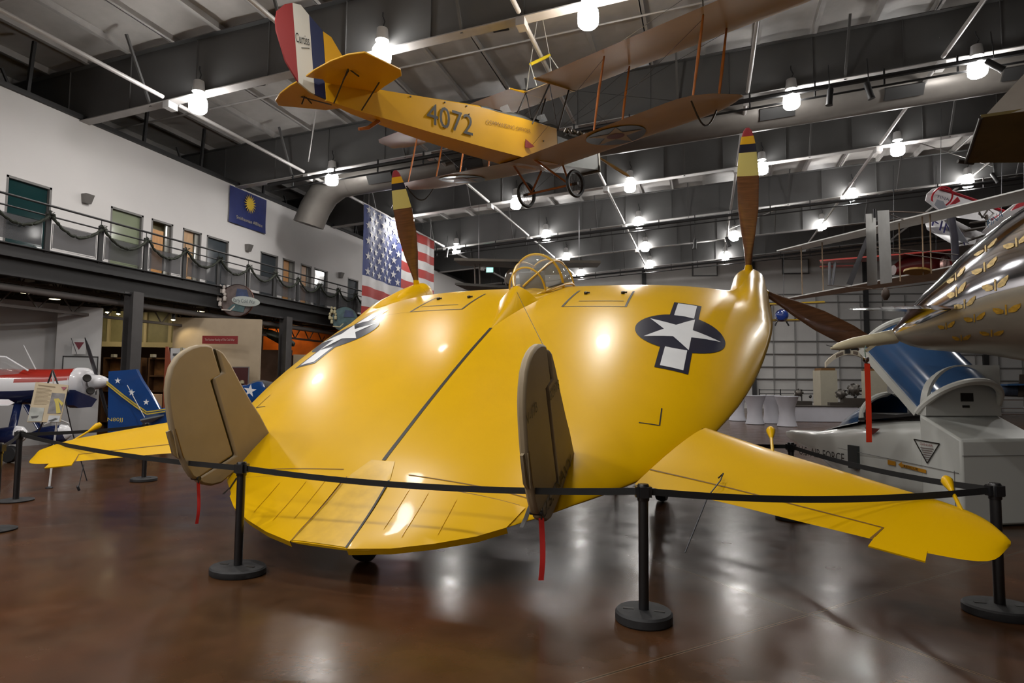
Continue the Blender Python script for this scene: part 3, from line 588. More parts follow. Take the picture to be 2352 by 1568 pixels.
# ---------------------------------------------------------------- blue airplane with white stars
bs = thing('blue_airplane', 'blue airplane with white stars and gold stripes behind the left fin', 'airplane', (-12.285, 11.244, 0.000))
BL = mat('star_plane_blue', (.008, .06, .24), .15, coat=.7, var=.04); GS = mat('gold_stripe', (.50, .38, .05), .35)
fn = MB(); fn.prism([tuple(rel(bs, p)) for p in ((-11.295, 9.495, 1.826), (-10.955, 9.807, 1.878), (-10.900, 9.891, 1.668), (-10.676, 10.159, 1.082), (-10.605, 10.291, 1.016), (-10.609, 10.315, 0.656), (-11.325, 9.571, 0.623))], (.03, -.09, 0)); fn.build('tail_fin', BL, bs)
k = MB()
for p, r_ in (((-11.095, 9.517, 1.646), .066), ((-10.921, 9.693, 1.414), .07), ((-10.735, 9.869, 1.222), .066)):
    c = rel(bs, p); k.add([c + V(.955, .296, 0) * a + V(0, 0, b) + V(.03, -.10, 0) * .6 for a, b in star(r=r_)], [tuple(range(10))])
k.build('tail_stars', WHITE, bs, two=True)
g_ = MB()
for off in (0, .045):
    pts = [rel(bs, p) + V(.04, -.13, -off) for p in ((-11.306, 9.506, 1.627), (-11.091, 9.696, 1.368), (-10.946, 9.859, 1.183), (-10.814, 10.016, 1.022), (-10.581, 10.242, 1.072))]
    for a, b in zip(pts, pts[1:]): g_.bar(a, b, .02, .025)
g_.build('gold_stripes', GS, bs)
text('N80JJ', rel(bs, (-11.199, 9.489, 0.855)) + V(.0, -.1, 0), (.955, .296, 0), (0, 0, 1), .07, GS, bs, width=.30, depth=.01)
k = MB(); k.loft([body_ring(rel(bs, p), a, b, 2.1, ax=(.75, .66, 0)) for p, a, b in (((-11.120, 9.841, 0.672), .16, .12), ((-11.025, 10.593, 0.837), .26, .2), ((-10.992, 11.645, 0.953), .38, .32), ((-10.910, 12.813, 1.123), .45, .42), ((-10.827, 13.680, 1.102), .42, .42), ((-10.680, 14.566, 1.081), .38, .38))]); k.build('fuselage', BL, bs)
k = MB(); k.loft([body_ring(rel(bs, p), a, b, 2.0, 20, (.75, .66, 0)) for p, a, b in (((-10.764, 12.624, 1.469), .05, .1), ((-10.769, 12.935, 1.500), .17, .22), ((-10.745, 13.257, 1.499), .2, .25), ((-10.606, 13.720, 1.499), .12, .2))]); k.build('canopy_bubble', mat('bubble_glass', (.10, .10, .10), .05, alpha=.8), bs)
c = rel(bs, (-10.203, 12.170, 1.438)); MB().add([c + V(.955, .296, 0) * a + V(0, 0, b) for a, b in star(r=.16, a0=1.45)], [tuple(range(10))]).build('fuselage_star', WHITE, bs, two=True)
MB().prism([tuple(rel(bs, p)) for p in ((-10.510, 12.279, 1.526), (-10.369, 12.628, 1.653), (-10.290, 12.665, 1.475), (-10.395, 12.441, 1.215), (-10.462, 12.306, 1.351))], (.04, .12, 0)).build('engine_panel', BL, bs)
MB().tube([rel(bs, (-10.911, 9.528, 1.561)), rel(bs, (-10.719, 9.790, 0.921))], .008, 6).build('tail_wire', WHITE, bs)
MB().prism([tuple(rel(bs, p)) for p in ((-10.586, 9.573, 0.867), (-10.623, 10.290, 0.953), (-10.754, 10.465, 0.869), (-10.780, 9.834, 0.778))], (0, 0, .03)).build('tailplane', mat('tailplane_pale_blue', (.25, .30, .33), .2), bs)
MB().tube([rel(bs, (-10.868, 9.919, 0.674)), V(0, 0, .06)], .03, 6).build('tail_gear', STEEL, bs); MB().lathe([(.08, -.03), (.09, 0), (.08, .03)], (0, 0, .09), (.3, -.9, 0), 14).build('tail_wheel', RUB, bs)
for p in ((-10.917, 12.860, 0.425), (-10.880, 14.133, 0.395)):
    b = rel(bs, p); MB().tube([V(b.x, b.y, rel(bs, (-10.910, 12.813, 1.123)).z - .2), V(b.x, b.y, .15)], .05, 8).build('gear_leg', BL, bs); MB().lathe([(.15, -.06), (.17, 0), (.15, .06)], (b.x, b.y, .17), (.6, -.75, 0), 16).build('wheel', RUB, bs)
# ---------------------------------------------------------------- information board on an easel
P0 = V((-9.592, 7.121, 0.000))
es = thing('information_board', 'cream information board on a white easel behind the left wing', 'sign', P0)
def D9(px): return rel(es, px)
bd = [D9(p) for p in ((-9.529, 6.689, 1.030), (-9.163, 6.907, 1.028), (-9.284, 7.093, 1.575), (-9.657, 6.870, 1.618))]
nrm = (bd[1] - bd[0]).cross(bd[3] - bd[0]).normalized()
MB().prism([tuple(p) for p in bd], tuple(nrm * -.015)).build('board', mat('board_cream', (.36, .29, .185), .6, var=.06), es)
def onb(u, v_, d=.006): return bd[0].lerp(bd[1], u).lerp(bd[3].lerp(bd[2], u), v_) + nrm * d
def patch(name, u0, u1, v0, v1, m_): MB().add([onb(u0, v0), onb(u1, v0), onb(u1, v1), onb(u0, v1)], [(0, 1, 2, 3)]).build(name, m_, es, two=True)
patch('photo', .56, .97, .22, .76, mat('photo_grey', (.11, .10, .10), .5, var=.4, scale=9)); patch('photo', .02, .44, .02, .36, mat('photo_pale', (.24, .25, .23), .5, var=.2, scale=9)); patch('photo', .62, .97, .0, .17, mat('photo_light', (.33, .34, .35), .5, var=.2))
MB().add([onb(.66, .60, .01), onb(.80, .62, .01), onb(.98, .50, .01), onb(.95, .42, .01), onb(.82, .54, .01), onb(.97, .24, .01), onb(.84, .22, .01), onb(.74, .48, .01)], [(0, 1, 2, 3, 4), (0, 4, 5, 6, 7)]).build('yellow_airplane_picture', mat('picture_yellow', (.36, .28, .02), .5), es, two=True)
MB().add([onb(.80, .93, .01), onb(.98, .94, .01), onb(.90, .84, .01)], [(0, 1, 2)]).build('red_emblem', mat('emblem_red', (.20, .015, .04), .5), es, two=True)
k = MB()
for a, b, c in ((.08, .70, .16), (.64, .86, .045)):
    k.add([onb(a, .14 + c * 0), onb(a + .25, .16), onb(a + .2, .10), onb(a + .05, .08)], [(0, 1, 2, 3)]) if a < .3 else k.add([onb(a, .03, .01), onb(a + .2, .10, .01), onb(a + .28, .08, .01), onb(a + .1, .01, .01)], [(0, 1, 2, 3)])
k.build('picture_silhouettes', BLACK, es, two=True)
k = MB()
for i in range(13): v_ = .84 - i * .033; k.add([onb(.08, v_), onb(.54 if i % 3 else .48, v_ + .004), onb(.54 if i % 3 else .48, v_ + .012), onb(.08, v_ + .008)], [(0, 1, 2, 3)])
k.add([onb(.10, .915), onb(.62, .90), onb(.62, .925), onb(.10, .94)], [(0, 1, 2, 3)]); k.build('printed_text', mat('print_brown', (.17, .12, .06), .6), es, two=True)
k = MB(); top = D9((-9.510, 7.007, 1.799)); k.tube([V(0, 0, 0), V(.02, .05, 1.15)], .014, 6); k.tube([V(.02, .05, 1.05), D9((-9.449, 6.874, 0.983))], .01, 6); k.tube([V(.02, .05, 1.05), D9((-9.187, 7.060, 0.999))], .01, 6); k.build('white_stand', WHITE, es)
k = MB(); k.tube([top, D9((-9.582, 6.999, 1.599))], .012, 6); k.tube([top, D9((-9.430, 7.049, 1.567))], .012, 6); k.tube([D9((-9.429, 7.170, 1.333)), D9((-9.442, 7.303, 0.891)), D9((-9.313, 7.506, 0.071))], .008, 6); k.tube([D9((-9.550, 6.944, 1.042)), D9((-9.679, 6.925, 0.745))], .01, 6); k.build('easel_legs', STEEL, es)
MB().tube([top, D9((-9.520, 7.042, 1.566))], .012, 6).build('easel_mast', WHITE, es); MB().lathe([(.05, 0), (.05, .015), (.02, .03)], (0, 0, 0), n=12).build('foot', STEEL, es)
# ================================================================ THE YELLOW DISC-WING AIRPLANE
_a, _p, _pt = -.3723 + math.radians(17.25), -.0118, math.radians(23)
n_ = V(math.cos(_a) * math.cos(_p), math.sin(_a) * math.cos(_p), math.sin(_p)); u_ = (V(0, 0, 1) - n_ * n_.z).normalized(); f_ = u_.cross(n_)
AM = basis((-3.041, 4.536, .310), n_, f_ * math.cos(_pt) + u_ * math.sin(_pt), u_ * math.cos(_pt) - f_ * math.sin(_pt)); AMI = AM.inverted()
av = thing('airplane', 'large yellow disc-shaped airplane with two tall propellers, tail facing the viewer', 'airplane', mw=AM)
XE = [(0, .30), (.03, .45), (.084, .63), (.21, .96), (.36, 1.26), (.58, 1.53), (.72, 1.71), (.88, 1.87), (1.16, 2.17), (1.45, 2.44), (2.07, 2.83), (2.4, 2.985), (2.75, 3.10), (3.17, 3.22), (3.9, 3.37), (4.8, 3.495), (5.6, 3.57), (6.3, 3.58), (6.8, 3.56), (7.1, 3.54)]
ZC = [(0, .012), (.25, .035), (.55, .085), (1.05, .20), (1.5, .275), (2.07, .365), (3.08, .50), (3.7, .565), (4.2, .61), (4.8, .645), (5.2, .65), (5.7, .628), (6.2, .57), (6.6, .475), (6.85, .37), (7.0, .26), (7.08, .14), (7.1, .02)]
def surf(x, y):
    y = min(max(y, 0), 7.1); t = min(1, abs(x) / spl(XE, y)); return spl(ZC, y) * (1 - t ** 4) ** .7 + fillet(x, y, t)
def fillet(x, y, t):     # the skin swells up into the engine nacelles, which form its outer edge
    s = min(1, max(0, (y - 4.3) / 2.2)); s = s * s * (3 - 2 * s); r = .31 + .05 * (1 - s); q = (abs(x) - 3.24) / r
    if s <= 0 or q < -2.2: return 0
    nz = s * .40 * (math.sqrt(max(0, 1 - q * q)) if q > 0 else math.exp(-1.1 * q * q)); base = spl(ZC, y) * max(0, 1 - min(1, t) ** 4) ** .7
    return (math.sqrt((nz - base) ** 2 + .004) + nz - base) / 2 * (1 if t < 1 else 0)
ST = [0, .03, .08, .15, .25, .36, .48, .6, .75, .9, 1.05, 1.2, 1.4, 1.6, 1.85, 2.1, 2.4, 2.7, 3.0, 3.35, 3.7, 4.05, 4.4, 4.75, 5.1, 5.4, 5.7, 6.0, 6.25, 6.45, 6.62, 6.76, 6.87, 6.95, 7.01, 7.05, 7.08, 7.1]
bm_ = MB(); rings = []
for y in ST:
    xe, zc = spl(XE, y), spl(ZC, y); N = 56; r = []
    for j in range(N + 1):
        t = math.sin(PI / 2 * (2 * j / N - 1)); r.append((t * xe, y, zc * max(0, 1 - t ** 4) ** .7 + fillet(t * xe, y, abs(t))))
    for j in range(N - 1, 0, -1):
        t = math.sin(PI / 2 * (2 * j / N - 1)); r.append((t * xe, y, -.9 * zc * max(0, 1 - t ** 4) ** .7))
    rings.append(r)
bm_.loft(rings); bm_.build('body', YEL, av, sharp=60)
def decal(poly, eps, name, m_, cell=.16, parent=None, zf=None):
    bm = bmesh.new(); bm.faces.new([bm.verts.new((p[0], p[1], 0)) for p in poly])
    xs = [p[0] for p in poly]; ys = [p[1] for p in poly]
    for ax, lo, hi in ((0, min(xs), max(xs)), (1, min(ys), max(ys))):
        k = math.floor(lo / cell) + 1
        while k * cell < hi:
            co = [0, 0, 0]; co[ax] = k * cell; no = [0, 0, 0]; no[ax] = 1
            bmesh.ops.bisect_plane(bm, geom=bm.verts[:] + bm.edges[:] + bm.faces[:], plane_co=co, plane_no=no); k += 1
    bmesh.ops.triangulate(bm, faces=bm.faces)
    for v in bm.verts: v.co.z = (zf or surf)(v.co.x, v.co.y) + eps
    bmesh.ops.recalc_face_normals(bm, faces=bm.faces)
    if sum(f.normal.z for f in bm.faces) < 0: bmesh.ops.reverse_faces(bm, faces=bm.faces)
    return bm
def decals(polys, eps, name, m_, cell=.16, parent=None, zf=None):
    out = bmesh.new()
    for p in polys:
        b = decal(p, eps, name, m_, cell, parent, zf); me = bpy.data.meshes.new('t'); b.to_mesh(me); out.from_mesh(me); b.free(); bpy.data.meshes.remove(me)
    me = bpy.data.meshes.new(name); out.to_mesh(me); out.free(); me.materials.append(m_); me.shade_smooth()
    o = bpy.data.objects.new(name, me); COL.objects.link(o); o.parent = parent or av; return o
def ln(p, q, w_):
    p, q = V(*p, 0), V(*q, 0); d = (q - p).normalized(); s_ = V(-d.y, d.x, 0) * w_ / 2
    return [(p - s_)[:2], (q - s_)[:2], (q + s_)[:2], (p + s_)[:2]]
decals([ln((0, 1.06), (0, 3.98), .042)], .004, 'walk_line', BLACK)
INSW = mat('insignia_white', (.62, .63, .64), .35, var=.03)
for sg in (1, -1):
    cx_, cy_ = 2.47 * sg, 4.09
    circ = [(cx_ + .535 * math.cos(i * PI / 24), cy_ + .535 * math.sin(i * PI / 24)) for i in range(48)]
    ins = decals([circ, [(sg * 2.30, 3.08), (sg * 2.66, 3.08), (sg * 2.66, 5.12), (sg * 2.30, 5.12)]], .004, 'insignia', NAVY)
    st_ = [(cx_ + a * sg, cy_ + b) for a, b in star(r=.485, a0=0)]
    wbar = [[(sg * 2.355, 3.135), (sg * 2.605, 3.135), (sg * 2.605, 3.615), (sg * 2.48, 3.60), (sg * 2.355, 3.605)], [(sg * 2.355, 4.585), (sg * 2.48, 4.59), (sg * 2.605, 4.575), (sg * 2.605, 5.075), (sg * 2.355, 5.075)]]
    o = decals([st_] + wbar, .0075, 'star_and_bars', INSW, cell=.1); o.parent = ins
    # hatch outlines, inner slot, knobs
    decals([ln((sg * .79, 4.77), (sg * 1.69, 4.77), .022), ln((sg * .79, 4.76), (sg * .80, 5.72), .03), ln((sg * 1.69, 4.76), (sg * 1.66, 5.62), .03), ln((sg * .97, 5.02), (sg * 1.62, 5.02), .02)], .004, 'hatch_outline', BLACK)
    k = MB()
    for kx in (.97, 1.53): k.lathe([(.028, 0), (.028, .035), (.0, .045)], (sg * kx, 5.44, surf(kx, 5.44)), (0, 0, 1), 10); k.box((sg * kx + .03, 5.45, surf(kx, 5.44) + .02), (.06, .02, .02))
    k.build('hatch_latch', BLACK, av)
    decals([ln((sg * 2.48, 2.07), (sg * 2.47, 2.34), .012), ln((sg * 2.48, 2.07), (sg * 2.29, 2.03), .012)], .003, 'step_mark', BLACK)
    decals([ln((sg * 2.87, 2.27), (sg * 2.46, 1.47), .018), ln((sg * 2.46, 1.47), (sg * 2.36, 1.25), .03)], .012, 'root_gap', BLACK)
    decals([ln((sg * .36, .80), (sg * 1.5, .73), .010), ln((sg * .36, .90), (sg * 1.55, .82), .010)], .004, 'panel_gap', LINE)
    decals([ln((sg * 1.585, .75), (sg * 1.575, .53), .03)], .006, 'slot', BLACK)
decals([ln((-1.72, 4.77), (-3.1, 4.70), .008)], .003, 'panel_gap', LINE)
# centre strip and the two elevators
decals([[(-.30, .01), (.25, .01), (.20, .84), (.13, 1.05), (-.13, 1.05), (-.24, .84)]], .006, 'centre_fairing', mat('yellow_panel', (.58, .345, .015), .30, var=.08, scale=9, coat=.2, spec=.4), cell=.12)
for sg in (1, -1):
    a0 = .262 if sg > 0 else .31
    tep = [(.29 * 1.0, .0), (.63, .07), (.96, .195), (1.26, .345), (1.46, .50)]
    poly = [(sg * a0, -.01)] + [(sg * x, y) for x, y in tep[1:]] + [(sg * 1.555, .72), (sg * .8, .76), (sg * (a0 - .03), .80)]
    el = decals([poly], .012, 'elevator', YEL, cell=.12)
    edge = MB(); pts = [(sg * a0, -.01)] + [(sg * x, y) for x, y in tep[1:]]
    for p, q in zip(pts, pts[1:]): edge.add([(p[0], p[1], surf(*p) + .012), (q[0], q[1], surf(*q) + .012), (q[0], q[1] + .01, -.05), (p[0], p[1] + .01, -.05)], [(0, 1, 2, 3)])
    edge.build('trailing_edge', YEL, el, two=True)
    ribs = [ln((sg * x, y0), (sg * x, y1), .008) for x, y0, y1 in ((.46, .25, .72), (.66, .2, .70), (.95, .28, .66))]
    for rb in ribs: decals([rb], .018, 'rib_tape', YEL, cell=.12).parent = el
decals([ln((.255, -.005), (.205, .80), .020)], .016, 'elevator_gap', BLACK, cell=.1); decals([ln((-.30, .0), (-.255, .80), .010)], .016, 'elevator_gap', LINE, cell=.1)
# fins
FIN_F = [(1.07, 1.345), (1.136, 1.279), (1.19, 1.13), (1.253, .874), (1.325, .627), (1.386, .459), (1.455, .185), (1.43, .155), (1.381, .135), (1.26, .107), (1.1, .085), (.93, .065), (.81, .045), (.669, .031), (.555, .07), (.468, .14), (.425, .20), (.46, .232), (.93, .208), (.924, 1.085), (1.068, 1.088)]
FIN_R = [(1.03, 1.385), (.968, 1.421), (.891, 1.448), (.799, 1.458), (.704, 1.45), (.614, 1.422), (.525, 1.358), (.46, 1.267), (.413, 1.17), (.383, 1.065), (.355, .918), (.338, .799), (.330, .65), (.337, .532), (.355, .373), (.38, .274), (.415, .222), (.903, .226), (.897, 1.066), (1.035, 1.072)]
for sg in (1, -1):
    X0 = 1.76 * sg
    fin = MB().prism([(X0 - .04, y, z) for y, z in FIN_F], (.08, 0, 0)).build('fin', CREAM, av, bevel=.022)
    MB().prism([(X0 - .036, y, z) for y, z in FIN_R], (.072, 0, 0)).build('rudder', CREAM, fin, bevel=.022)
    MB().prism([(X0 - .012, y, z) for y, z in [(1.07, 1.34), (.9, 1.38), (.86, .3), (.5, .26), (.5, .2), (.95, .18), (.96, 1.06), (1.08, 1.07)]], (.024, 0, 0)).build('hinge_gap', BLACK, fin)
    MB().prism([(X0 - .012, y, z) for y, z in [(.332, .80), (.295, .80), (.285, .57), (.328, .50)]], (.024, 0, 0)).bar((X0 + .037, .335, .80), (X0 + .037, .30, .53), .006, .008).build('trim_tab', CREAM, fin)
    MB().bar((X0 + .0385, .362, .80), (X0 + .0385, .352, .50), .002, .008).build('tab_gap', LINE, fin)
    MB().lathe([(.02, -.05), (.02, .05)], (X0, .44, .225), (1, 0, 0), 12).build('hinge_bolt', BLACK, fin)
    if sg > 0:
        INK = mat('fin_lettering', (.03, .024, .016), .6)
        text('V-173', (X0 + .041, .375, 1.00), (0, 1, .02), (0, 0, 1), .085, INK, fin, width=.25, depth=.002)
        text('02978', (X0 + .045, .925, .945), (0, 1, .02), (0, 0, 1), .085, INK, fin, width=.27, depth=.002)
        text('U.S. NAVY', (X0 + .045, .455, .155), (0, 1, -.0), (0, 0, 1), .11, INK, fin, width=.86, depth=.002)
# stabilators
LEs = [(2.90, 2.34), (3.49, 1.965), (4.0, 1.68), (4.4, 1.45), (4.68, 1.29), (4.84, 1.13), (4.91, .90)]
TEs = [(2.37, 1.24), (2.98, 1.11), (3.6, .925), (4.06, .79), (4.40, .685), (4.72, .665), (4.90, .86)]
LT = [(i / 6, p) for i, p in enumerate(LEs)]
def stab(u, c, top=1, lift=0):
    l = V(*[spl([(j / 6, q[k]) for j, q in enumerate(LEs)], u) for k in (0, 1)], 0); e = V(*[spl([(j / 6, q[k]) for j, q in enumerate(TEs)], u) for k in (0, 1)], 0); p = l.lerp(e, c)
    th = (.085 - .05 * u) * (1 if u < .98 else .5) * (2.2 * math.sqrt(c) * (1 - c) * .85 + .03 * (1 - c))
    return V(p.x, p.y, .045 + top * th + lift)
CS = [0, .02, .06, .12, .2, .32, .46, .6, .74, .88, 1]
for sg in (1, -1):
    def S(p): return (sg * p.x, p.y, p.z)
    k = MB(); rr = []
    for i in range(31): u = i / 30; rr.append([S(stab(u, c)) for c in CS] + [S(stab(u, c, -1)) for c in CS[-2:0:-1]])
    k.loft(rr); sb = k.build('stabilator', YEL, av, sharp=50)
    k = MB(); us = [.0 + .04 * i for i in range(14)]
    for a, b in zip(us, us[1:]): k.add([S(stab(a, .80, 1, .003)), S(stab(b, .80, 1, .003)), S(stab(b, .813, 1, .003)), S(stab(a, .813, 1, .003))], [(0, 1, 2, 3)])
    k.add([S(stab(.52, .80, 1, .003)), S(stab(.524, .80, 1, .003)), S(stab(.514, 1, 1, .003)), S(stab(.506, 1, 1, .003))], [(0, 1, 2, 3)]); k.build('aileron_gap', LINE, sb, two=True)
    t0, t1 = stab(.51, .99), stab(.665, .99); k = MB()
    k.prism([S(t0 + V(.02, .01, .006)), S(t1 + V(0, .01, .006)), S(t1 + V(-.03, -.085, -.01)), S(t0 + V(-.03, -.075, -.01))], (0, 0, -.012)); k.build('trim_tab', YEL, sb)
    for u, L_ in ((.167, .33), (.70, .32)):
        b = stab(u, .02); d = V(-.02 + .12 * (sg < 0) * (u > .5), 1, .06).normalized()
        k = MB(); k.tube([S(b - d * .05), S(b + d * (L_ * .6))], .014, 8); o = k.build('balance_arm', YEL, sb)
        k = MB(); c = b + d * (L_ * .6); k.lathe([(.014, 0), (.036, .10), (.042, .14), (.03, .175), (.0, .185)], S(c), S(d), 14); k.build('balance_weight', YEL, o)
MB().tube([(3.05, 1.33, .11), (3.09, 1.36, .14), (3.07, 1.26, .13), (2.98, 1.12, .06), (2.83, .72, -.20)], .006, 6).build('control_rod', STEEL, av)
MB().tube([(-3.98, .80, .0), (-3.92, .62, -.2)], .005, 6).lathe([(.014, -.03), (.016, .02), (.0, .04)], (-3.92, .62, -.2), (0, 0, 1), 8).build('control_rod', STEEL, av)
# nacelles and propellers
def blade(ang, hand, c0):
    d = V(math.cos(ang), 0, math.sin(ang)); tg = V(-math.sin(ang), 0, math.cos(ang)) * hand; yv = V(0, 1, 0)
    RT = [(.16, .07, .06, 62), (.35, .11, .055, 55), (.6, .19, .042, 46), (.9, .29, .034, 38), (1.3, .375, .027, 31), (1.82, .37, .02, 24), (1.825, .37, .02, 24), (2.19, .29, .014, 20), (2.195, .289, .014, 20), (2.32, .25, .012, 18), (2.325, .248, .012, 18), (2.44, .195, .01, 17), (2.445, .19, .01, 17), (2.53, .13, .008, 16), (2.575, .05, .004, 16)]
    mb = MB(); rr = []
    for r_, ch, th, pt in RT:
        p = math.radians(pt); cv = tg * math.cos(p) + yv * math.sin(p); nv = yv * math.cos(p) - tg * math.sin(p); c = c0 + d * r_
        rr.append([tuple(c + cv * (ch * .5 * math.cos(a)) + nv * (th * math.sin(a))) for a in [i * PI / 8 for i in range(16)]])
    bands = [(0, 6, 0), (6, 8, 1), (8, 10, 2), (10, 12, 3), (12, 15, 4)]
    for a, b, mi in bands: mb.loft(rr[a:min(b + 1, 15)], mi)
    return mb
for sg in (1, -1):
    k = MB(); X0 = 3.24 * sg
    for y, rx, rz, z in (): pass
    NR = [(6.3, .20, .18, .11), (6.7, .27, .26, .113), (7.05, .285, .283, .115), (7.25, .283, .285, .115), (7.45, .272, .275, .115), (7.62, .268, .268, .115)]
    k.loft([[(X0 + rx * math.cos(i * PI / 16), y, z + rz * math.sin(i * PI / 16)) for i in range(32)] for y, rx, rz, z in NR]); k.build('nacelle', YEL, av, sharp=50)
    MB().lathe([(.262, 7.615), (.262, 7.63)], (X0, 0, .115), (0, 1, 0), 32).build('spinner_gap', BLACK, av)
    k = MB(); k.lathe([(.266, 7.63), (.262, 7.80), (.235, 7.93), (.18, 8.03), (.09, 8.09), (.0, 8.10)], (X0, 0, .115), (0, 1, 0), 32); sp = k.build('spinner', YEL, av)
    for q in ((90, -31, 209) if sg > 0 else (91, 211, -29)):
        a = math.radians(q); b = blade(a, sg, V(X0, 7.75, .115)).build('propeller_blade', [WOOD, WOOD if q == -31 else mat('blade_pale_yellow', (.52, .47, .16), .35), NAVY, mat('blade_yellow', (.60, .34, .01), .35), mat('blade_tip_red', (.26, .02, .03), .35)], sp, sharp=50)
        d = V(math.cos(a), 0, math.sin(a)); MB().tube([V(X0, 7.75, .115) + d * .10, V(X0, 7.75, .115) + d * .30, V(X0, 7.735, .115) + d * .46], [.085, .065, .025], 12).build('blade_cuff', YEL, b)
# canopy with its fairing
CN = [(5.12, .875, .05), (5.35, .99, .20), (5.65, 1.09, .33), (5.96, 1.155, .40), (6.3, 1.13, .435), (6.7, .98, .42), (7.05, .72, .33), (7.22, .50, .16)]
def can(y, a, off=0):
    zs = spl([(q[0], q[1]) for q in CN], y); w_ = spl([(q[0], q[2]) for q in CN], y) + off; b = surf(0, y) - .01; h = max(.02, zs - b) + off
    return (w_ * math.cos(a), y, b + h * max(0, math.sin(a)) ** .85)
cs = [5.13 + i * (7.2 - 5.13) / 28 for i in range(29)]
k = MB(); k.grid(lambda u, v_: can(5.13 + 2.07 * u, PI * v_), 28, 24); cg = k.build('canopy_glass', GLASS, av, two=True, sharp=80)
CF = mat('canopy_frame_yellow', (.60, .36, .02), .35)
fr = MB()
for y in (5.56, 6.12, 6.78): fr.tube([can(y, PI * i / 20, .004) for i in range(21)], .016 if y != 6.12 else .022, 8)
for a in (48, 132): fr.tube([can(5.2 + i * .1, math.radians(a), .004) for i in range(17)], .016, 8)
for a in (4, 176): fr.tube([can(5.2 + i * .1, math.radians(a), .006) for i in range(20)], .02, 8)
fr.build('canopy_frame', CF, av)
MB().bar(V(can(5.62, math.radians(9), .02)), V(can(6.08, math.radians(6), .025)), .012, .02).build('canopy_rail', BLACK, av)
k = MB(); rr = []
for y, w_, h in ((3.94, .02, .0), (4.3, .10, .035), (4.7, .20, .10), (5.0, .29, .19), (5.13, .33, .235), (5.16, .34, .12), (5.6, .44, .07), (6.2, .50, .045), (6.8, .48, .02), (7.05, .40, .0)):
    rr.append([(w_ * t, y, surf(0, y) - .02 + (h + .02) * max(0, 1 - abs(t) ** 1.5)) for t in [-1 + i / 8 for i in range(17)]])
k.loft(rr, closed=False); k.build('canopy_fairing', YEL, av, two=True, sharp=35)
MB().box((0, 6.35, .56), (.62, 1.2, .12)).box((0, 5.85, .72), (.40, .10, .42)).build('cockpit_seat', mat('cockpit_grey', (.10, .10, .095), .7), av)
MB().tube([(1.76, 1.05, 1.37), (.55, 3.85, .95), (.02, 5.05, .82)], .0035, 5).build('antenna_wire', STEEL, av)
# landing gear (world ground is z = 0)
def gnd(p, z): q = AM @ V(p); return AMI @ V(q.x, q.y, z)
for sg in (1, -1):
    t_ = V(1.95 * sg, 5.2, -.35); g_ = gnd(t_, .33); lg = MB().tube([t_, g_], .07, 12).tube([V(1.6 * sg, 5.9, -.3), t_.lerp(g_, .75)], .035, 8).build('main_gear_leg', YEL, av)
    ax_ = V(1, 0, 0); MB().lathe([(.20, -.09), (.31, -.07), (.33, 0), (.31, .07), (.20, .09)], g_ + V(.12 * sg, 0, 0), ax_, 24).build('wheel', RUB, lg)
t_ = V(-.05, .75, -.05); g_ = gnd(t_, .16); lg = MB().tube([t_, g_], .085, 12).build('tail_gear_leg', RUB, av); MB().lathe([(.06, -.07), (.15, -.06), (.16, 0), (.15, .06), (.06, .07)], g_, (1, 0, 0), 20).build('tail_wheel', RUB, lg)
# red streamers hanging from the rudder locks
for (q, lab, ln_, wd, rz) in (((1.80, .44, .215), 'short red ribbon hanging from the right fin, the one marked V-173', .47, .042, .4), ((-1.73, .44, .215), 'narrow red ribbon hanging from the left fin', .40, .03, 1.0)):
    p = AM @ V(q); o = thing('ribbon', lab, 'ribbon', p, rz, 'red ribbons on the yellow airplane fins')
    k = MB(); k.grid(lambda u, v_: (wd * (v_ - .5) + .012 * math.sin(u * 3), .008 * math.sin(u * 7), -.03 - ln_ * u), 14, 3); k.build('cloth', RED, o, two=True); MB().tube([(0, 0, .0), (0, 0, -.04)], .006, 6).build('clip', STEEL, o)
# ================================================================ HANGING YELLOW BIPLANE
def eul(y, p, r):
    return Matrix.Rotation(y, 4, 'Z') @ Matrix.Rotation(p, 4, 'X') @ Matrix.Rotation(r, 4, 'Y')
JM = Matrix.Translation((-3.525, 14.475, 7.14)) @ eul(-.4965, .1365, .0465)
bp = thing('biplane', 'yellow biplane numbered 4072 hanging from the roof', 'biplane', mw=JM)
JY = mat('biplane_yellow_fabric', (.55, .29, .006), .38, var=.05, scale=1.5); JU = mat('biplane_doped_fabric', (.36, .21, .02), .45, var=.06, scale=1.5); JG = mat('biplane_grey_metal', (.06, .062, .055), .4, .3, var=.05); JW = mat('strut_varnished_wood', (.30, .09, .015), .3, var=.2, scale=4, stretch=(3, 3, .5), coat=.4); JB = mat('fitting_dark', (.03, .022, .016), .5)
FS = [(-5.98, .03, .29, .60), (-5.4, .12, .185, .635), (-4.6, .20, .09, .65), (-3.86, .26, .0, .668), (-2.5, .34, -.13, .70), (-1.36, .38, -.21, .66), (-.2, .38, -.225, .61)]
k = MB(); k.loft([[(w_, y, b), (w_, y, t), (-w_, y, t), (-w_, y, b)] for y, w_, b, t in FS]); fu = k.build('fuselage', JY, bp, sharp=20)
k = MB()
def deck(y, w_, t, h): return [(w_ * math.cos(PI * i / 12), y, t + h * math.sin(PI * i / 12)) for i in range(13)]
k.loft([deck(-5.4, .115, .63, .01), deck(-3.86, .25, .664, .05), deck(-2.55, .33, .695, .10)], closed=False); k.build('turtle_deck', JY, fu, two=True)
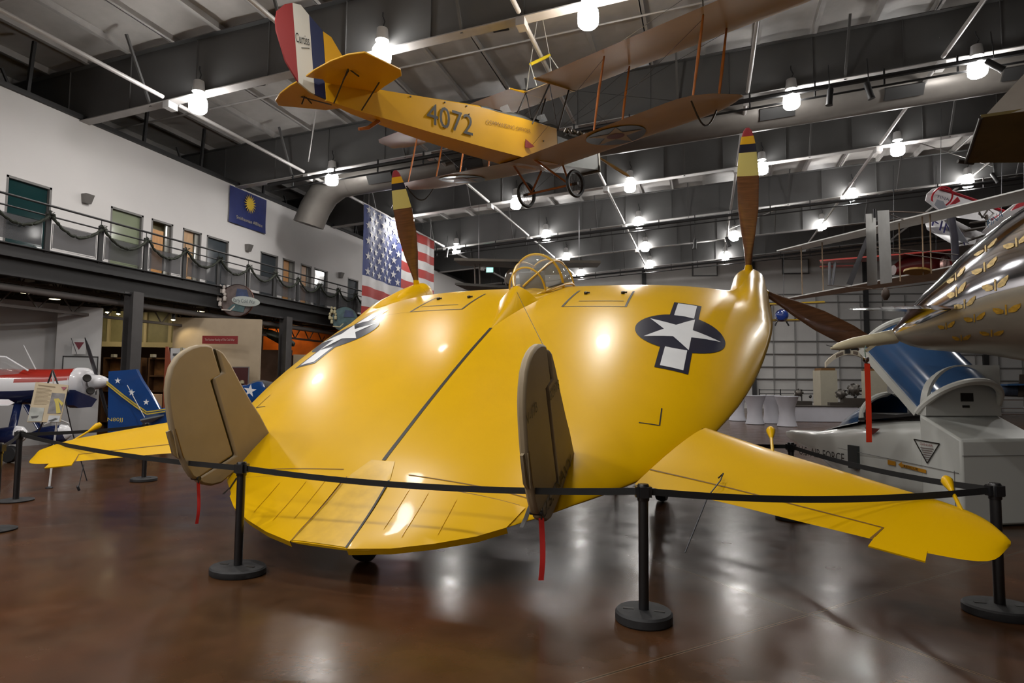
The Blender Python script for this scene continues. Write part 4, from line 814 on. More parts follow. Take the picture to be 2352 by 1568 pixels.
k = MB(); k.loft([deck(-2.55, .34, .695, .105), deck(-2.3, .35, .69, .14), deck(-2.15, .36, .685, .09), deck(-1.75, .37, .67, .09), deck(-1.55, .375, .665, .17), deck(-1.2, .38, .65, .17), deck(-1.0, .38, .645, .10), deck(-.5, .38, .63, .10), deck(-.3, .38, .62, .17), deck(-.18, .38, .61, .18)], closed=False); k.build('cockpit_coaming', JG, fu, two=True)
for y in (-1.95, -.75): MB().lathe([(.22, 0), (.25, .02), (.22, .03)], (0, y, .755), (0, 0, 1), 20, cap=True).build('cockpit_opening', BLACK, fu)
for y in (-1.5, -.28): MB().prism([(-.18, y, .83), (.18, y, .83), (.12, y - .05, 1.0), (-.12, y - .05, 1.0)], (0, .006, 0)).build('windscreen', GLASS, fu)
k = MB(); k.loft([[(w_ * c, y, b + (t - b) * s_) for c, s_ in ((1, 0), (1, .75), (.7, 1), (-.7, 1), (-1, .75), (-1, 0))] for y, w_, b, t in ((-.2, .385, -.225, .66), (.35, .37, -.22, .60), (1.45, .30, -.16, .46))]); k.build('engine_cowl', JG, fu, sharp=25)
k = MB()
for i in range(4):
    for sg in (1, -1): k.tube([(sg * .05, .35 + i * .24, .45), (sg * .26, .35 + i * .24, .72)], [.075, .075], 10); k.tube([(sg * .26, .35 + i * .24, .72), (sg * .42, .30 + i * .24, .55)], .03, 8)
k.tube([(.40, .2, .52), (.42, 1.25, .50)], .035, 8); k.build('engine', mat('engine_metal', (.25, .24, .22), .25, .9, var=.4, scale=15), bp)
MB().box((0, 1.52, .22), (.60, .12, .86)).build('radiator', mat('radiator_brass', (.14, .13, .11), .35, .7, var=.2), bp, bevel=.03)
PBW = mat('biplane_propeller_wood', (.33, .17, .03), .3, var=.2, coat=.4)
pr = MB(); dv = V(math.cos(-.62), 0, math.sin(-.62)); c0 = V(0, 1.78, .30)
for sg in (1, -1): pr.tube([c0, c0 + dv * .2 * sg, c0 + dv * .7 * sg, c0 + dv * 1.1 * sg, c0 + dv * 1.27 * sg], [.06, .07, .11, .10, .03], 10, flat=.35)
pr.build('propeller', PBW, bp)
def wing(name, x0, x1, yl, yt, z, dih, tipr, m_, sgs=(1, -1)):
    k = MB()
    for sg in sgs:
        rr = []
        N = 20
        for i in range(N + 1):
            x = x0 + (x1 - x0) * i / N; e = max(0, (x - (x1 - tipr)) / tipr); y_l = yl - (.30 * e ** 2.2) * (yl - yt); y_t = yt + (.62 * e ** 3) * (yl - yt)
            zz = z + dih * x; ch = y_l - y_t; prof = []
            for c in (0, .03, .1, .25, .5, .75, 1): prof.append((sg * x, y_l - ch * c, zz + ch * .055 * (2.6 * math.sqrt(c) * (1 - c) + .05)))
            for c in (.75, .5, .25, .08): prof.append((sg * x, y_l - ch * c, zz - .008 + ch * .035 * math.sin(PI * c) * .6))
            rr.append(prof)
        k.loft(rr)
    return k.build(name, m_, bp, sharp=50)
wing('lower_wing', .0, 5.05, .0, -1.46, -.25, .062, 1.0, JU)
wing('upper_wing', .40, 6.7, .52, -.93, 1.60, .014, .9, JU)
k = MB()
k.loft([[(x, .52, 1.605), (x, .45, 1.67), (x, .0, 1.69), (x, -.45, 1.62), (x, -.45, 1.60), (x, .0, 1.60)] for x in (-.42, .42)]); k.build('centre_section', JU, bp)
k = MB()
for x in (-.40, .40): k.tube([(x, .52, 1.62), (x, -.93, 1.615)], .022, 6)
k.build('wing_root_strips', JY, bp)
def under(sg, x, y, r, lab):
    zf = lambda xx, yy: -.25 + .062 * abs(xx) - .012 + 1.48 * .021 * math.sin(PI * min(1, max(0, -yy / 1.48)))
    out = []
    for polys, eps, m_ in (([[(sg * x + r * math.cos(i * PI / 16), y + r * math.sin(i * PI / 16)) for i in range(32)]], -.012, NAVY), ([[(sg * x + a, y + b) for a, b in star(r=r * .98)]], -.018, mat('star_dull_white', (.36, .30, .26), .5)), ([[(sg * x + r * .30 * math.cos(i * PI / 10), y + r * .30 * math.sin(i * PI / 10)) for i in range(20)]], -.024, mat('roundel_red', (.12, .02, .012), .5))):
        o = decals(polys, eps, 'underwing_star' if m_ is NAVY else 'star_inlay', m_, cell=.2, parent=bp, zf=zf)
        if out: o.parent = out[0]
        out.append(o)
under(1, 2.42, -.72, .62, ''); under(-1, 2.62, -.66, .62, '')
for sg in (1, -1):
    for x in (2.15, 4.42):
        for y0, y1 in ((-.18, .30), (-1.12, -.62)):
            MB().tube([(sg * x, y0, -.20 + .062 * x), (sg * x, (y0 + y1) / 2, .85), (sg * x, y1, 1.60 + .014 * x)], [.022, .036, .022], 8, flat=.6).build('wing_strut', JW, bp)
        k = MB()
        for a, b in (((.38, -.2, .55), (x, .3, 1.6)), ((x, -.2, .1), (.4, .3, 1.6)), ((x - 2.2 if x > 3 else .4, -1.1, .1), (x, -.62, 1.6))): k.tube([(sg * a[0], a[1], a[2]), (sg * b[0], b[1], b[2])], .004, 4)
        k.build('bracing_wires', STEEL, bp)
    for y0, y1 in ((-.15, .32), (-1.05, -.38)): MB().tube([(sg * .37, y0, .58), (sg * .38, y1, 1.60)], .022, 8).build('cabane_strut', JB, bp)
    MB().tube([(sg * .37, -.15, .58), (sg * .38, -.38, 1.60)], .012, 6).build('cabane_strut', JB, bp)
    k = MB(); k.tube([(sg * 4.42, -1.18 + .95 * i / 12, -.0 - .36 * math.sin(PI * i / 12)) for i in range(13)], .018, 6); k.build('wingtip_skid', JB, bp)
    for y in (.30, -.62): MB().tube([(sg * 4.42, y, 1.66), (sg * 4.42, y, 2.2)], .014, 6).build('king_post', JB, bp)
    k = MB()
    for x2 in (2.2, 6.3): k.tube([(sg * 4.42, .3, 2.18), (sg * x2, .3, 1.7)], .004, 4).tube([(sg * 4.42, -.62, 2.18), (sg * x2, -.62, 1.7)], .004, 4)
    k.build('top_wires', STEEL, bp)
    # tail surfaces
    k = MB(); pl = [(.05, -4.98), (.48, -5.05), (1.09, -5.10), (1.30, -5.26), (1.47, -5.8), (1.56, -6.12), (1.33, -6.28), (.94, -6.37), (.45, -6.40), (.10, -6.38), (.16, -6.10), (.05, -6.0)]
    k.prism([(sg * x, y, .585) for x, y in pl], (0, 0, .035)); k.build('tailplane', JY, bp, bevel=.012)
    MB().tube([(sg * .62, -5.25, .585), (sg * .14, -5.35, .20)], .013, 6).tube([(sg * .85, -6.0, .585), (sg * .05, -5.85, .26)], .013, 6).build('tail_brace', JB, bp)
    MB().tube([(sg * .75, -6.05, .42), (sg * .80, -5.95, .60), (sg * .85, -5.8, .50)], .014, 6).build('control_horn', JB, bp)
    # wheels
    ax = V(1, 0, 0); c = V(sg * .80, -.12, -.745)
    wl_ = MB().lathe([(.255, -.035), (.30, -.045), (.33, 0), (.30, .045), (.255, .035), (.255, -.035)], c, ax, 28, cap=False).build('wheel_tire', RUB, bp)
    k = MB(); k.lathe([(.035, -.08), (.035, .08)], c, ax, 10)
    for i in range(16): a = i * PI / 8; k.tube([c + V(.03 * (-1) ** i, 0, 0), c + V(0, .26 * math.cos(a), .26 * math.sin(a))], .004, 4)
    k.build('wheel_spokes', JB, wl_)
    for y in (.0, -.98): MB().tube([(sg * .34, y, -.2), (sg * .62, -.12, -.73)], .026, 8).build('gear_strut', JW, bp)
MB().tube([(-.80, -.12, -.745), (.80, -.12, -.745)], .028, 8).build('axle', JW, bp)
k = MB()
for sg in (1, -1): k.tube([(sg * .62, -.12, -.73), (-sg * .34, .0, -.2)], .004, 4)
k.build('gear_wires', STEEL, bp)
MB().tube([(0, -4.9, .12), (0, -5.15, -.05), (0, -5.35, -.10)], [.04, .035, .03], 8).build('tail_skid', JW, bp)
rud = MB().prism([(-.02, y, z) for y, z in [(-5.95, 1.50), (-6.19, 1.70), (-6.19, .36), (-5.95, .31)]], (.04, 0, 0)).build('rudder', mat('rudder_navy', (.008, .014, .06), .45), bp)
MB().prism([(-.02, y, z) for y, z in [(-6.19, 1.70), (-6.33, 1.83), (-6.48, 1.82), (-6.48, .51), (-6.27, .38), (-6.19, .36)]], (.04, 0, 0)).build('white_band', mat('rudder_white', (.50, .49, .44), .45), rud)
MB().prism([(-.02, y, z) for y, z in [(-6.48, 1.82), (-6.62, 1.76), (-6.76, 1.62), (-6.80, 1.45), (-6.80, 1.29), (-6.74, 1.06), (-6.68, .82), (-6.58, .66), (-6.48, .51)]], (.04, 0, 0)).build('red_band', mat('rudder_red', (.22, .014, .014), .45), rud)
MB().prism([(-.018, y, z) for y, z in [(-5.945, 1.49), (-5.79, 1.43), (-5.61, 1.17), (-5.0, .63), (-5.945, .60)]], (.036, 0, 0)).build('tail_fin', JY, bp)
text('Curtiss', (.024, -6.465, 1.175), (0, 1, 0), (0, -.12, 1), .17, BLACK, rud, width=.25, shear=.3)
MB().bar((.024, -6.38, 1.10), (.024, -6.23, 1.13), .004, .012).build('lettering_underline', BLACK, rud)
sd = (V(.34, -2.5, 0) - V(.26, -3.86, 0)).normalized(); q = MB()
text('4072', (.268, -3.98, .165), (sd.x, sd.y, -.09), (0, .08, 1), .43, BLACK, bp, width=1.14, depth=.012)
text('COMMANDING OFFICER', (.350, -2.45, .375), (.03, 1, -.01), (0, 0, 1), .085, mat('faded_brown_lettering', (.17, .08, .01), .5), bp, width=1.32, depth=.012)
MB().prism([(.385, -1.34, .02), (.44, -1.25, -.0), (.46, -1.1, .05), (.40, -1.32, .20)], (.01, 0, 0)).build('red_step_flag', mat('flag_dark_red', (.20, .02, .015), .5), bp)
k = MB()
for y, z in ((-5.1, .60), (-4.3, .62), (-3.5, .64), (-2.95, .66), (-2.9, .50), (-2.9, .1), (-.7, .25)): k.lathe([(.016, 0), (.016, .02)], (lerp([(a, b) for a, b, _, _ in FS], y), y, z), (1, 0, 0), 8)
k.build('side_fittings', JB, fu)
# hoist rig
hp0, hp1 = V((-3.943, 13.974, 9.333)), V((-3.617, 14.566, 9.820))
hr = thing('hoist_rig', 'yellow spreader bar with white slings above the biplane', 'hoist', hp0)
MB().tube([(0, 0, 0), hp1 - hp0], .04, 10).build('spreader_bar', mat('hoist_yellow', (.65, .50, .02), .4), hr)
k = MB(); up = V((-3.756, 14.129, 10.922)) - hp0
for a, bs_ in ((V(0, 0, 0), ((-.38, -.35, 1.69), (.02, -.43, 1.66))), (hp1 - hp0, ((.38, .40, 1.69), (.40, -.3, 1.69)))):
    k.tube([a, up], .008, 5)
    for b in bs_: k.tube([a, (JM @ V(b)) - hp0], .012, 5)
k.build('slings', mat('sling_white', (.5, .5, .47), .6), hr); MB().box(up + V(0, 0, .16), (.26, .26, .3)).tube([up + V(0, 0, .3), up + V(0, 0, .45)], .03, 6).build('hoist_block', DARK, hr)
# ================================================================ RIGHT SIDE OF THE HALL
def dep_(px, py, D):      # world point on a sight line of the survey photo, D metres into the hall
    return V(0, 0, 1.66) + (_M.to_3x3() @ V((px - 1176) / 1430, (784 - py) / 1430, -1)) * D
# white cockpit trainer: local x = toward its nose (away from the viewer), y = to the left of that, z up
SD = V(-.4395, .8982, 0); TD = V(.8982, .4395, 0)
SM = basis((2.914, 8.767, 0), SD, -TD, (0, 0, 1))
tn = thing('cockpit_trainer', 'white cockpit trainer with its blue canopy raised, right of the yellow wing', 'cockpit', mw=SM)
TW = mat('trainer_white', (.52, .535, .505), .3, var=.03, scale=1, coat=.3); TBL = mat('trainer_blue_glazing', (.03, .085, .20), .16, var=.06, scale=1, coat=.8); TDK = mat('trainer_interior', (.012, .011, .011), .7); TRM = mat('trainer_frame_white', (.55, .56, .52), .35)
WID = 1.15
k = MB()
k.prism([(0, 0, .02), (0, 0, 1.04), (.62, 0, 1.32), (.62, 0, .02)], (0, -WID, 0)); k.build('rear_housing', TW, tn, bevel=.03)
# hull from the housing to the pointed nose
HS = [(.60, .0, WID, .12, 1.31), (1.2, .0, WID, .10, 1.235), (1.75, .02, WID - .02, .12, 1.17), (2.3, .07, WID - .07, .22, 1.06), (2.8, .17, WID - .17, .36, .97), (3.2, .29, WID - .29, .5, .90), (3.7, .37, WID - .37, .58, .87), (4.2, .47, WID - .47, .66, .845), (4.42, .54, WID - .54, .72, .80)]
rr = []
for s, t0, t1, z0, z1 in HS:
    m_ = (t0 + t1) / 2; h_ = (t1 - t0) / 2; r = []
    for i in range(24):
        a = 2 * PI * i / 24; c, s2 = math.cos(a), math.sin(a); kq = (abs(c) ** 5 + abs(s2) ** 5) ** -.2
        r.append((s, -(m_ + h_ * kq * c), (z0 + z1) / 2 + (z1 - z0) / 2 * kq * s2))
    rr.append(r)
hl = MB().loft(rr).build('hull', TW, tn, sharp=50)
MB().box((1.18, -WID / 2, 1.255), (1.08, WID - .14, .06)).build('cockpit_opening', TDK, tn)
k = MB(); k.bar((.64, -.03, 1.315), (1.75, -.03, 1.185), .05, .035); k.bar((.64, -WID + .03, 1.315), (1.75, -WID + .03, 1.185), .05, .035); k.build('cockpit_sill', DARK, tn)
k = MB(); k.box((1.0, -.58, 1.45), (.14, .5, .5)).box((1.05, -.58, 1.75), (.10, .3, .2)); k.build('seat', TDK, tn, bevel=.03)
k = MB()
for yy in (-.28, -.88): k.tube([(.98, yy, 1.25), (.98, yy, 1.72), (1.1, yy, 1.74), (1.1, yy, 1.25)], .02, 6)
k.build('seat_frame', mat('seat_frame_grey', (.22, .22, .22), .5), tn)
# windshield
def arch(s, w0, zb_, h, n=20, t0=None): m_ = WID / 2; return [(s, -(m_ - w0 * math.cos(PI * i / n)), zb_ + h * math.sin(PI * i / n) ** .8) for i in range(n + 1)]
k = MB(); k.loft([arch(1.76, .50, 1.16, .40), arch(2.1, .43, 1.10, .30), arch(2.5, .30, 1.03, .15), arch(2.85, .12, .97, .02)], closed=False); k.build('windshield', TBL, tn, two=True)
MB().tube(arch(1.76, .51, 1.15, .41), .04, 8).build('windshield_frame', TRM, tn)
k = MB(); k.loft([arch(1.78, .56, 1.13, .05), arch(2.4, .44, 1.02, .05), arch(3.0, .2, .93, .03), arch(3.3, .05, .89, .01)], closed=False); k.build('anti_glare_panel', BLACK, tn, two=True)
# rear bulkhead and raised canopy
k = MB(); ar = [(.62, -(WID / 2 - .56 * math.cos(PI * i / 20)), 1.30 + .66 * math.sin(PI * i / 20) ** .75) for i in range(11)] + [(.62, -WID + .02, 1.96), (.62, -WID + .02, 1.30)]; k.prism(ar, (-.10, 0, 0)); k.build('rear_bulkhead', TW, tn)
k = MB(); k.box((.515, -.62, 1.54), (.01, .18, .11)).box((.515, -.60, 1.42), (.01, .10, .03)); k.build('placards', BLACK, tn)
P0_, P1_ = V(.66, 0, 1.33), V(1.66, 0, 2.22); dx = (P1_ - P0_).normalized(); dz = V(-dx.z, 0, dx.x)
def cn2(a, t, r=.55): return tuple(P0_ + dx * ((P1_ - P0_).length * a) + V(0, -(WID / 2) + r * math.cos(t), 0) + dz * (r * math.sin(t) ** .85 * 1.0))
k = MB(); k.grid(lambda u, v_: cn2(u, PI * v_), 10, 26); cnp = k.build('canopy_shell', TBL, tn, two=True)
for a in (0, 1): MB().tube([cn2(a, PI * i / 24, .555) for i in range(25)], .045, 8).build('canopy_arch', TRM, cnp)
for t in (0, PI): MB().bar(V(cn2(0, t, .555)), V(cn2(1, t, .555)), .06, .10).build('canopy_rim', TRM, cnp)
# markings on the near side
def sidep(s, z, d=.012): return V(s, d, z)
k = MB(); tr_ = [sidep(.70, .985), sidep(.30, .965), sidep(.50, .70)]
for a, b in zip(tr_, tr_[1:] + tr_[:1]): k.bar(a, b, .006, .012)
k.build('warning_triangle', BLACK, hl); text('DANGER', sidep(.60, .925), (-1, 0, -.05), (0, 0, 1), .03, mat('warning_red', (.20, .03, .03), .5), hl, width=.20, depth=.004)
k = MB()
for i in range(6): z = .89 - .028 * i; hw = .10 - .014 * i; k.box(sidep(.5, z), (hw * 2, .004, .008))
k.build('warning_lines', mat('warning_grey', (.12, .08, .08), .6), hl)
OR = mat('marking_orange', (.45, .20, .006), .5)
k = MB(); k.prism([sidep(1.17, .665), sidep(1.03, .655), sidep(1.03, .60), sidep(1.17, .60)], (0, .004, 0)); k.prism([sidep(.98, .625), sidep(.92, .665), sidep(.92, .64), sidep(.52, .615), sidep(.52, .57), sidep(.92, .60), sidep(.92, .585)], (0, .004, 0)); k.build('orange_arrow', OR, hl); 
text('RESCUE', sidep(.88, .604, .014), (-1, 0, -.06), (0, 0, 1), .028, BLACK, hl, width=.24, depth=.006)
text('U.S. AIR FORCE', (3.30, -.10, .50), (-1, .05, .0), (0, 0, 1), .15, BLACK, hl, width=1.22, depth=.03)
MB().box(sidep(1.86, .62, .0), (.20, .05, .34)).build('step_recess', mat('recess_dark', (.03, .035, .036), .4), hl)
k = MB(); k.bar(sidep(2.2, .72), sidep(.04, .64), .004, .006).bar(sidep(.10, .66), sidep(.10, .1), .004, .006).box((-.008, -WID / 2, .85), (.004, WID, .006)); k.build('panel_seams', FRM, hl)
k = MB(); k.prism([sidep(1.60, 1.075), sidep(1.30, 1.08), sidep(1.38, 1.02), sidep(1.44, .985), sidep(1.52, 1.02)], (0, .004, 0)); k.build('winged_emblem', mat('emblem_maroon', (.10, .02, .015), .5), hl)
# ---------------------------------------------------------------- polished airplane tail at the right edge
pa = thing('polished_airplane', 'polished metal airplane tail covered in gold wing emblems at right edge', 'airplane', (2.682, 8.009, 2.577))
CLN = [((2.083, 8.213, 2.262), .075), ((2.128, 8.194, 2.280), .10), ((2.251, 8.156, 2.321), .24), ((2.392, 8.112, 2.369), .36), ((2.549, 8.062, 2.435), .47), ((2.720, 8.005, 2.507), .60), ((2.903, 7.942, 2.576), .71), ((3.079, 7.878, 2.619), .82), ((3.281, 7.802, 2.653), .93), ((3.505, 7.712, 2.678), 1.03), ((3.821, 7.620, 2.692), 1.12), ((4.266, 7.445, 2.669), 1.15)]
pax = (V(CLN[-2][0]) - V(CLN[1][0])).normalized(); psx = V(0, 0, 1).cross(pax).normalized(); pux = pax.cross(psx)
def pring(i, off=0.):
    c, r = CLN[i]; c = rel(pa, c)
    return c, r + off
def ppt(t, a, off=0.):       # t along 0..n-1, a angle: 0 = side away, pi = side facing viewer, pi/2 up
    i = min(len(CLN) - 2, int(t)); f = t - i; c0_, r0 = pring(i, off); c1_, r1 = pring(i + 1, off); c = c0_.lerp(c1_, f); r = r0 + (r1 - r0) * f
    s_, u__ = math.cos(a), math.sin(a); wd = 1.0
    if u__ < 0: u__ = u__ * .78
    return c + psx * (r * s_ * wd) + V(0, 0, 1) * (r * u__ * 1.0)
k = MB(); NA = 48
rr = [[tuple(ppt(i * .5, 2 * PI * j / NA)) for j in range(NA)] for i in range(2 * (len(CLN) - 1) + 1)]
k.loft(rr)
for i, f in enumerate(k.f):
    if len(f) == 4 and f[0] % NA >= NA // 2 and f[1] % NA != 0: k.m[i] = 1
k.build('fuselage', [CHROME, mat('satin_belly_metal', (.40, .37, .31), .28, .55, var=.05)], pa, sharp=50)
TCM = mat('tailcone_cream', (.55, .49, .33), .3, var=.04)
k = MB(); k.tube([rel(pa, p) for p in ((2.111, 8.202, 2.251), (1.891, 8.147, 2.209), (1.651, 8.086, 2.167), (1.483, 8.047, 2.125), (1.401, 8.023, 2.104))], [.085, .075, .065, .045, .012], 16); tc_ = k.build('tail_boom', TCM, pa)
k = MB(); k.box(rel(pa, (1.583, 8.070, 2.080)), (.05, .05, .07)).box(rel(pa, (1.660, 8.093, 2.106)), (.07, .04, .04)); k.tube([rel(pa, (1.418, 8.016, 2.124)), rel(pa, (1.351, 7.994, 2.144))], .004, 5); k.build('static_probe', DARK, tc_)
MB().prism([tuple(rel(pa, p)) for p in ((1.842, 8.093, 2.155), (1.759, 8.073, 2.074), (1.798, 8.086, 2.064), (1.929, 8.119, 2.166))], (.0, .05, 0)).build('boom_bracket', TCM, tc_)
k = MB(); a_, b_, c_, d_ = [rel(pa, p) for p in ((1.584, 8.089, 2.562), (2.407, 7.302, 2.461), (2.943, 8.405, 2.578), (1.963, 8.830, 2.649))]
k.loft([[tuple(p + V(0, 0, z)) for p, z in ((a_, .0), (a_.lerp(d_, .3), .018), (a_.lerp(d_, .7), .012), (d_, 0), (a_.lerp(d_, .5), -.014))], [tuple(p + V(0, 0, z)) for p, z in ((b_, .0), (b_.lerp(c_, .3), .05), (b_.lerp(c_, .7), .035), (c_, 0), (b_.lerp(c_, .5), -.05))]]); k.build('tailplane', CHROME, pa)
EM = [mat('emblem_gold', (.46, .26, .03), .4, .2, var=.3, scale=30), mat('emblem_pale_gold', (.50, .36, .14), .4, .2, var=.3, scale=30)]
def emblem(t, a, s, mi):
    mb = MB(); r_ = pring(min(len(CLN) - 1, int(t)))[1]
    st_ = (V(CLN[min(len(CLN) - 1, int(t) + 1)][0]) - V(CLN[int(t)][0])).length
    def q(u, v_): return tuple(ppt(t + u * s / st_, a - v_ * s / r_, .008))
    for sg in (1, -1): mb.add([q(sg * .10, .05), q(sg * .30, .22), q(sg * .56, .30), q(sg * .54, .10), q(sg * .46, .0), q(sg * .40, -.12), q(sg * .24, -.16), q(sg * .10, -.14)], [(0, 1, 2, 3, 4, 5, 6, 7)])
    mb.add([q(-.035, -.25), q(.035, -.25), q(.035, .35), q(-.035, .35)], [(0, 1, 2, 3)])
    mb.build('wing_emblem', EM[mi], pa, two=True)
for t, a, s, mi in ((4.75, 2.52, .25, 1), (6.1, 2.38, .28, 1), (4.75, 2.86, .25, 1), (6.0, 2.72, .30, 1), (7.3, 2.6, .3, 1), (5.1, 3.16, .28, 1), (6.4, 3.05, .30, 1), (4.2, 3.52, .24, 0), (5.5, 3.50, .27, 0), (6.8, 3.46, .3, 0), (4.9, 3.92, .24, 0), (6.2, 3.86, .28, 0)): emblem(t, a, s * .62, mi)
k = MB(); k.tube([rel(pa, (3.861, 7.393, 1.636)), V(rel(pa, (3.861, 7.393, 1.636)).x, rel(pa, (3.861, 7.393, 1.636)).y, .1 - pa.location.z)], .09, 10); k.build('support_leg', STEEL, pa)
ro = thing('ribbon', 'long red ribbon hanging from the cream tail boom', 'ribbon', (1.785, 8.072, 2.200))
k = MB(); k.grid(lambda u, v_: (.066 * (v_ - .5) * .955 + .004 * math.sin(u * 5), .066 * (v_ - .5) * .29 + .010 * math.sin(u * 6), -.27 - .90 * u), 18, 3); k.build('cloth', mat('streamer_bright_red', (.80, .045, .012), .5), ro, two=True)
MB().tube([(0, 0, .0), (-.02, 0, -.12), (-.015, 0, -.20)], .007, 6).build('cord', mat('cord_pale_green', (.25, .35, .28), .6), ro); MB().lathe([(.012, .03), (.035, .02), (.035, -.02), (.01, -.05)], (-.012, 0, -.22), (0, 0, 1), 12).build('pin', CHROME, ro)
# ---------------------------------------------------------------- hanging glider wing top right
gw = thing('hanging_wing', 'olive underside of a hanging wing at the upper right edge', 'wing', (4.815, 12.213, 5.919))
OLU = mat('olive_wing_fabric', (.145, .105, .022), .6, var=.15, scale=1.2); PAL = mat('pale_tarp', (.36, .33, .29), .7, var=.04)
k = MB(); k.prism([tuple(rel(gw, p)) for p in ((4.446, 11.976, 6.165), (5.819, 11.568, 6.090), (7.018, 14.054, 5.880), (5.001, 14.250, 6.129))], (0, 0, .05)); k.build('wing_panel', OLU, gw)
k = MB(); k.prism([tuple(rel(gw, p)) for p in ((4.495, 11.990, 6.180), (5.690, 11.530, 6.069), (5.824, 11.680, 7.494), (5.236, 11.951, 7.012))], (.02, .06, .0)); k.build('end_panel', PAL, gw)
MB().tube([rel(gw, (4.446, 11.976, 6.165)), rel(gw, (5.001, 14.250, 6.129))], .03, 8).build('edge_tube', JB, gw); MB().tube([rel(gw, (4.852, 14.201, 6.162)), rel(gw, (5.150, 14.296, 6.131))], .04, 6).build('wingtip_fitting', JB, gw); MB().tube([rel(gw, (5.259, 11.805, 6.211)), rel(gw, (5.282, 11.664, 8.304))], .01, 5).build('cable', STEEL, gw)
# ---------------------------------------------------------------- white flyer with twin rudders
fy = thing('white_flyer', 'early white flying machine with twin upright rudders hanging at right', 'airplane', (5.244, 21.297, 5.489))
FYW = mat('flyer_muslin', (.50, .50, .49), .7, var=.05)
def slab(name, pts, off, m_, parent): return MB().prism([tuple(rel(parent, p)) for p in pts], off, 0).build(name, m_, parent)
slab('upper_wing', ((2.628, 25.120, 6.735), (7.877, 18.877, 6.749), (8.872, 18.130, 6.843), (9.579, 19.599, 6.975), (8.514, 20.434, 6.824), (3.681, 25.543, 6.849)), (0, 0, .04), FYW, fy)
slab('lower_wing', ((2.679, 25.057, 4.872), (6.746, 21.365, 5.191), (8.589, 19.196, 5.372), (9.229, 20.660, 5.290), (7.105, 22.536, 5.052), (2.871, 25.432, 4.866)), (0, 0, .04), FYW, fy)
slab('rudder', ((4.130, 18.378, 6.263), (4.453, 18.786, 6.360), (4.477, 18.929, 4.451), (4.153, 18.520, 4.353)), (.02, .03, 0), FYW, fy); slab('rudder', ((4.377, 18.242, 6.291), (4.775, 18.776, 6.430), (4.832, 18.932, 4.485), (4.432, 18.396, 4.369)), (.02, .03, 0), FYW, fy)
for a, b in (((4.405, 18.660, 6.450), (4.414, 18.679, 6.215)),): MB().tube([rel(fy, a), rel(fy, b)], .03, 6).build('rudder_post', STEEL, fy)
for x, ya, yb, D in ((1888, 556, 668, 22), (2040, 520, 650, 19.5), (2118, 497, 632, 18.6), (2136, 492, 628, 18.4), (2065, 512, 646, 19.3), (1840, 568, 680, 22.7)): MB().tube([rel(fy, p) for p in (dep_(x, ya, D), dep_(x + 3, yb, D))], .02, 6).build('wing_strut', mat('strut_tan', (.22, .15, .09), .6), fy)
slab('elevator_blade', ((4.346, 19.418, 5.853), (4.440, 19.447, 5.854), (3.946, 19.390, 4.507), (3.817, 19.347, 4.542)), (.03, .03, 0), mat('blade_slate', (.09, .09, .10), .5), fy)
k = MB(); k.tube([rel(fy, p) for p in ((4.265, 18.895, 5.485), (7.403, 21.952, 5.709))], .015, 5); k.tube([rel(fy, p) for p in ((4.264, 18.899, 5.414), (7.401, 21.966, 5.510))], .015, 5); k.tube([rel(fy, p) for p in ((4.843, 19.006, 6.439), (6.961, 22.240, 7.115))], .02, 5); k.tube([rel(fy, p) for p in ((4.876, 19.022, 6.368), (5.829, 21.389, 6.754))], .015, 5); k.tube([rel(fy, p) for p in ((3.586, 20.835, 4.744), (4.973, 20.755, 4.548), (6.759, 21.814, 4.841))], .012, 5); k.build('tail_booms', mat('boom_brown', (.07, .045, .03), .6), fy)
MB().lathe([(.02, .2), (.10, .1), (.12, -.05), (.05, -.18)], rel(fy, (5.144, 20.817, 4.421)), (0, 0, 1), 12).build('landing_wheel', mat('boom_dark', (.05, .03, .02), .6), fy)
MB().lathe([(.35, 0), (.35, .06)], rel(fy, (6.107, 21.277, 5.112)), (.1, .1, 1), 16).build('gold_plate', mat('plate_gold', (.32, .20, .05), .5), fy)
for x in (2352, 2420): MB().tube([rel(fy, dep_(x, 440, 16)), rel(fy, dep_(x, 150, 17))], .006, 4).build('cable', STEEL, fy)
# ---------------------------------------------------------------- white and red stunt biplane upper right
sb_ = thing('stunt_biplane', 'white and red stunt biplane lettered FINA hanging at upper right', 'biplane', (8.197, 24.179, 7.380))
SW = mat('stunt_biplane_white', (.40, .39, .40), .35, var=.04); SR = mat('stunt_biplane_red', (.28, .012, .02), .35); SBL = mat('stunt_slate', (.14, .145, .165), .4)
slab('upper_wing', ((7.165, 23.820, 7.927), (7.209, 23.819, 8.133), (7.464, 24.091, 8.373), (7.792, 24.394, 8.499), (10.391, 26.287, 7.981), (9.423, 24.982, 7.351), (8.197, 24.179, 7.380), (7.427, 23.714, 7.609)), (0, .05, .05), SW, sb_)
MB().tube([rel(sb_, p) for p in ((7.727, 24.271, 8.467), (9.140, 25.355, 8.243), (10.360, 26.174, 7.953))], .05, 6).tube([rel(sb_, p) for p in ((10.360, 26.174, 7.953), (9.511, 25.106, 7.468))], .045, 6).build('red_trim', SR, sb_)
slab('lower_wing', ((6.994, 23.401, 7.161), (7.202, 23.662, 7.361), (7.777, 24.041, 7.494), (8.989, 24.879, 6.899), (8.748, 24.412, 6.507), (7.975, 23.765, 6.322), (7.004, 23.220, 6.809)), (0, .05, .05), SW, sb_)
text('FINA', V(rel(sb_, (7.045, 23.016, 6.901))), V((8.036, 23.367, 6.290)) - V((7.045, 23.016, 6.901)), (.25, .0, 1), .34, mat('fina_blue', (.02, .016, .10), .5), sb_, width=1.28, depth=.03)
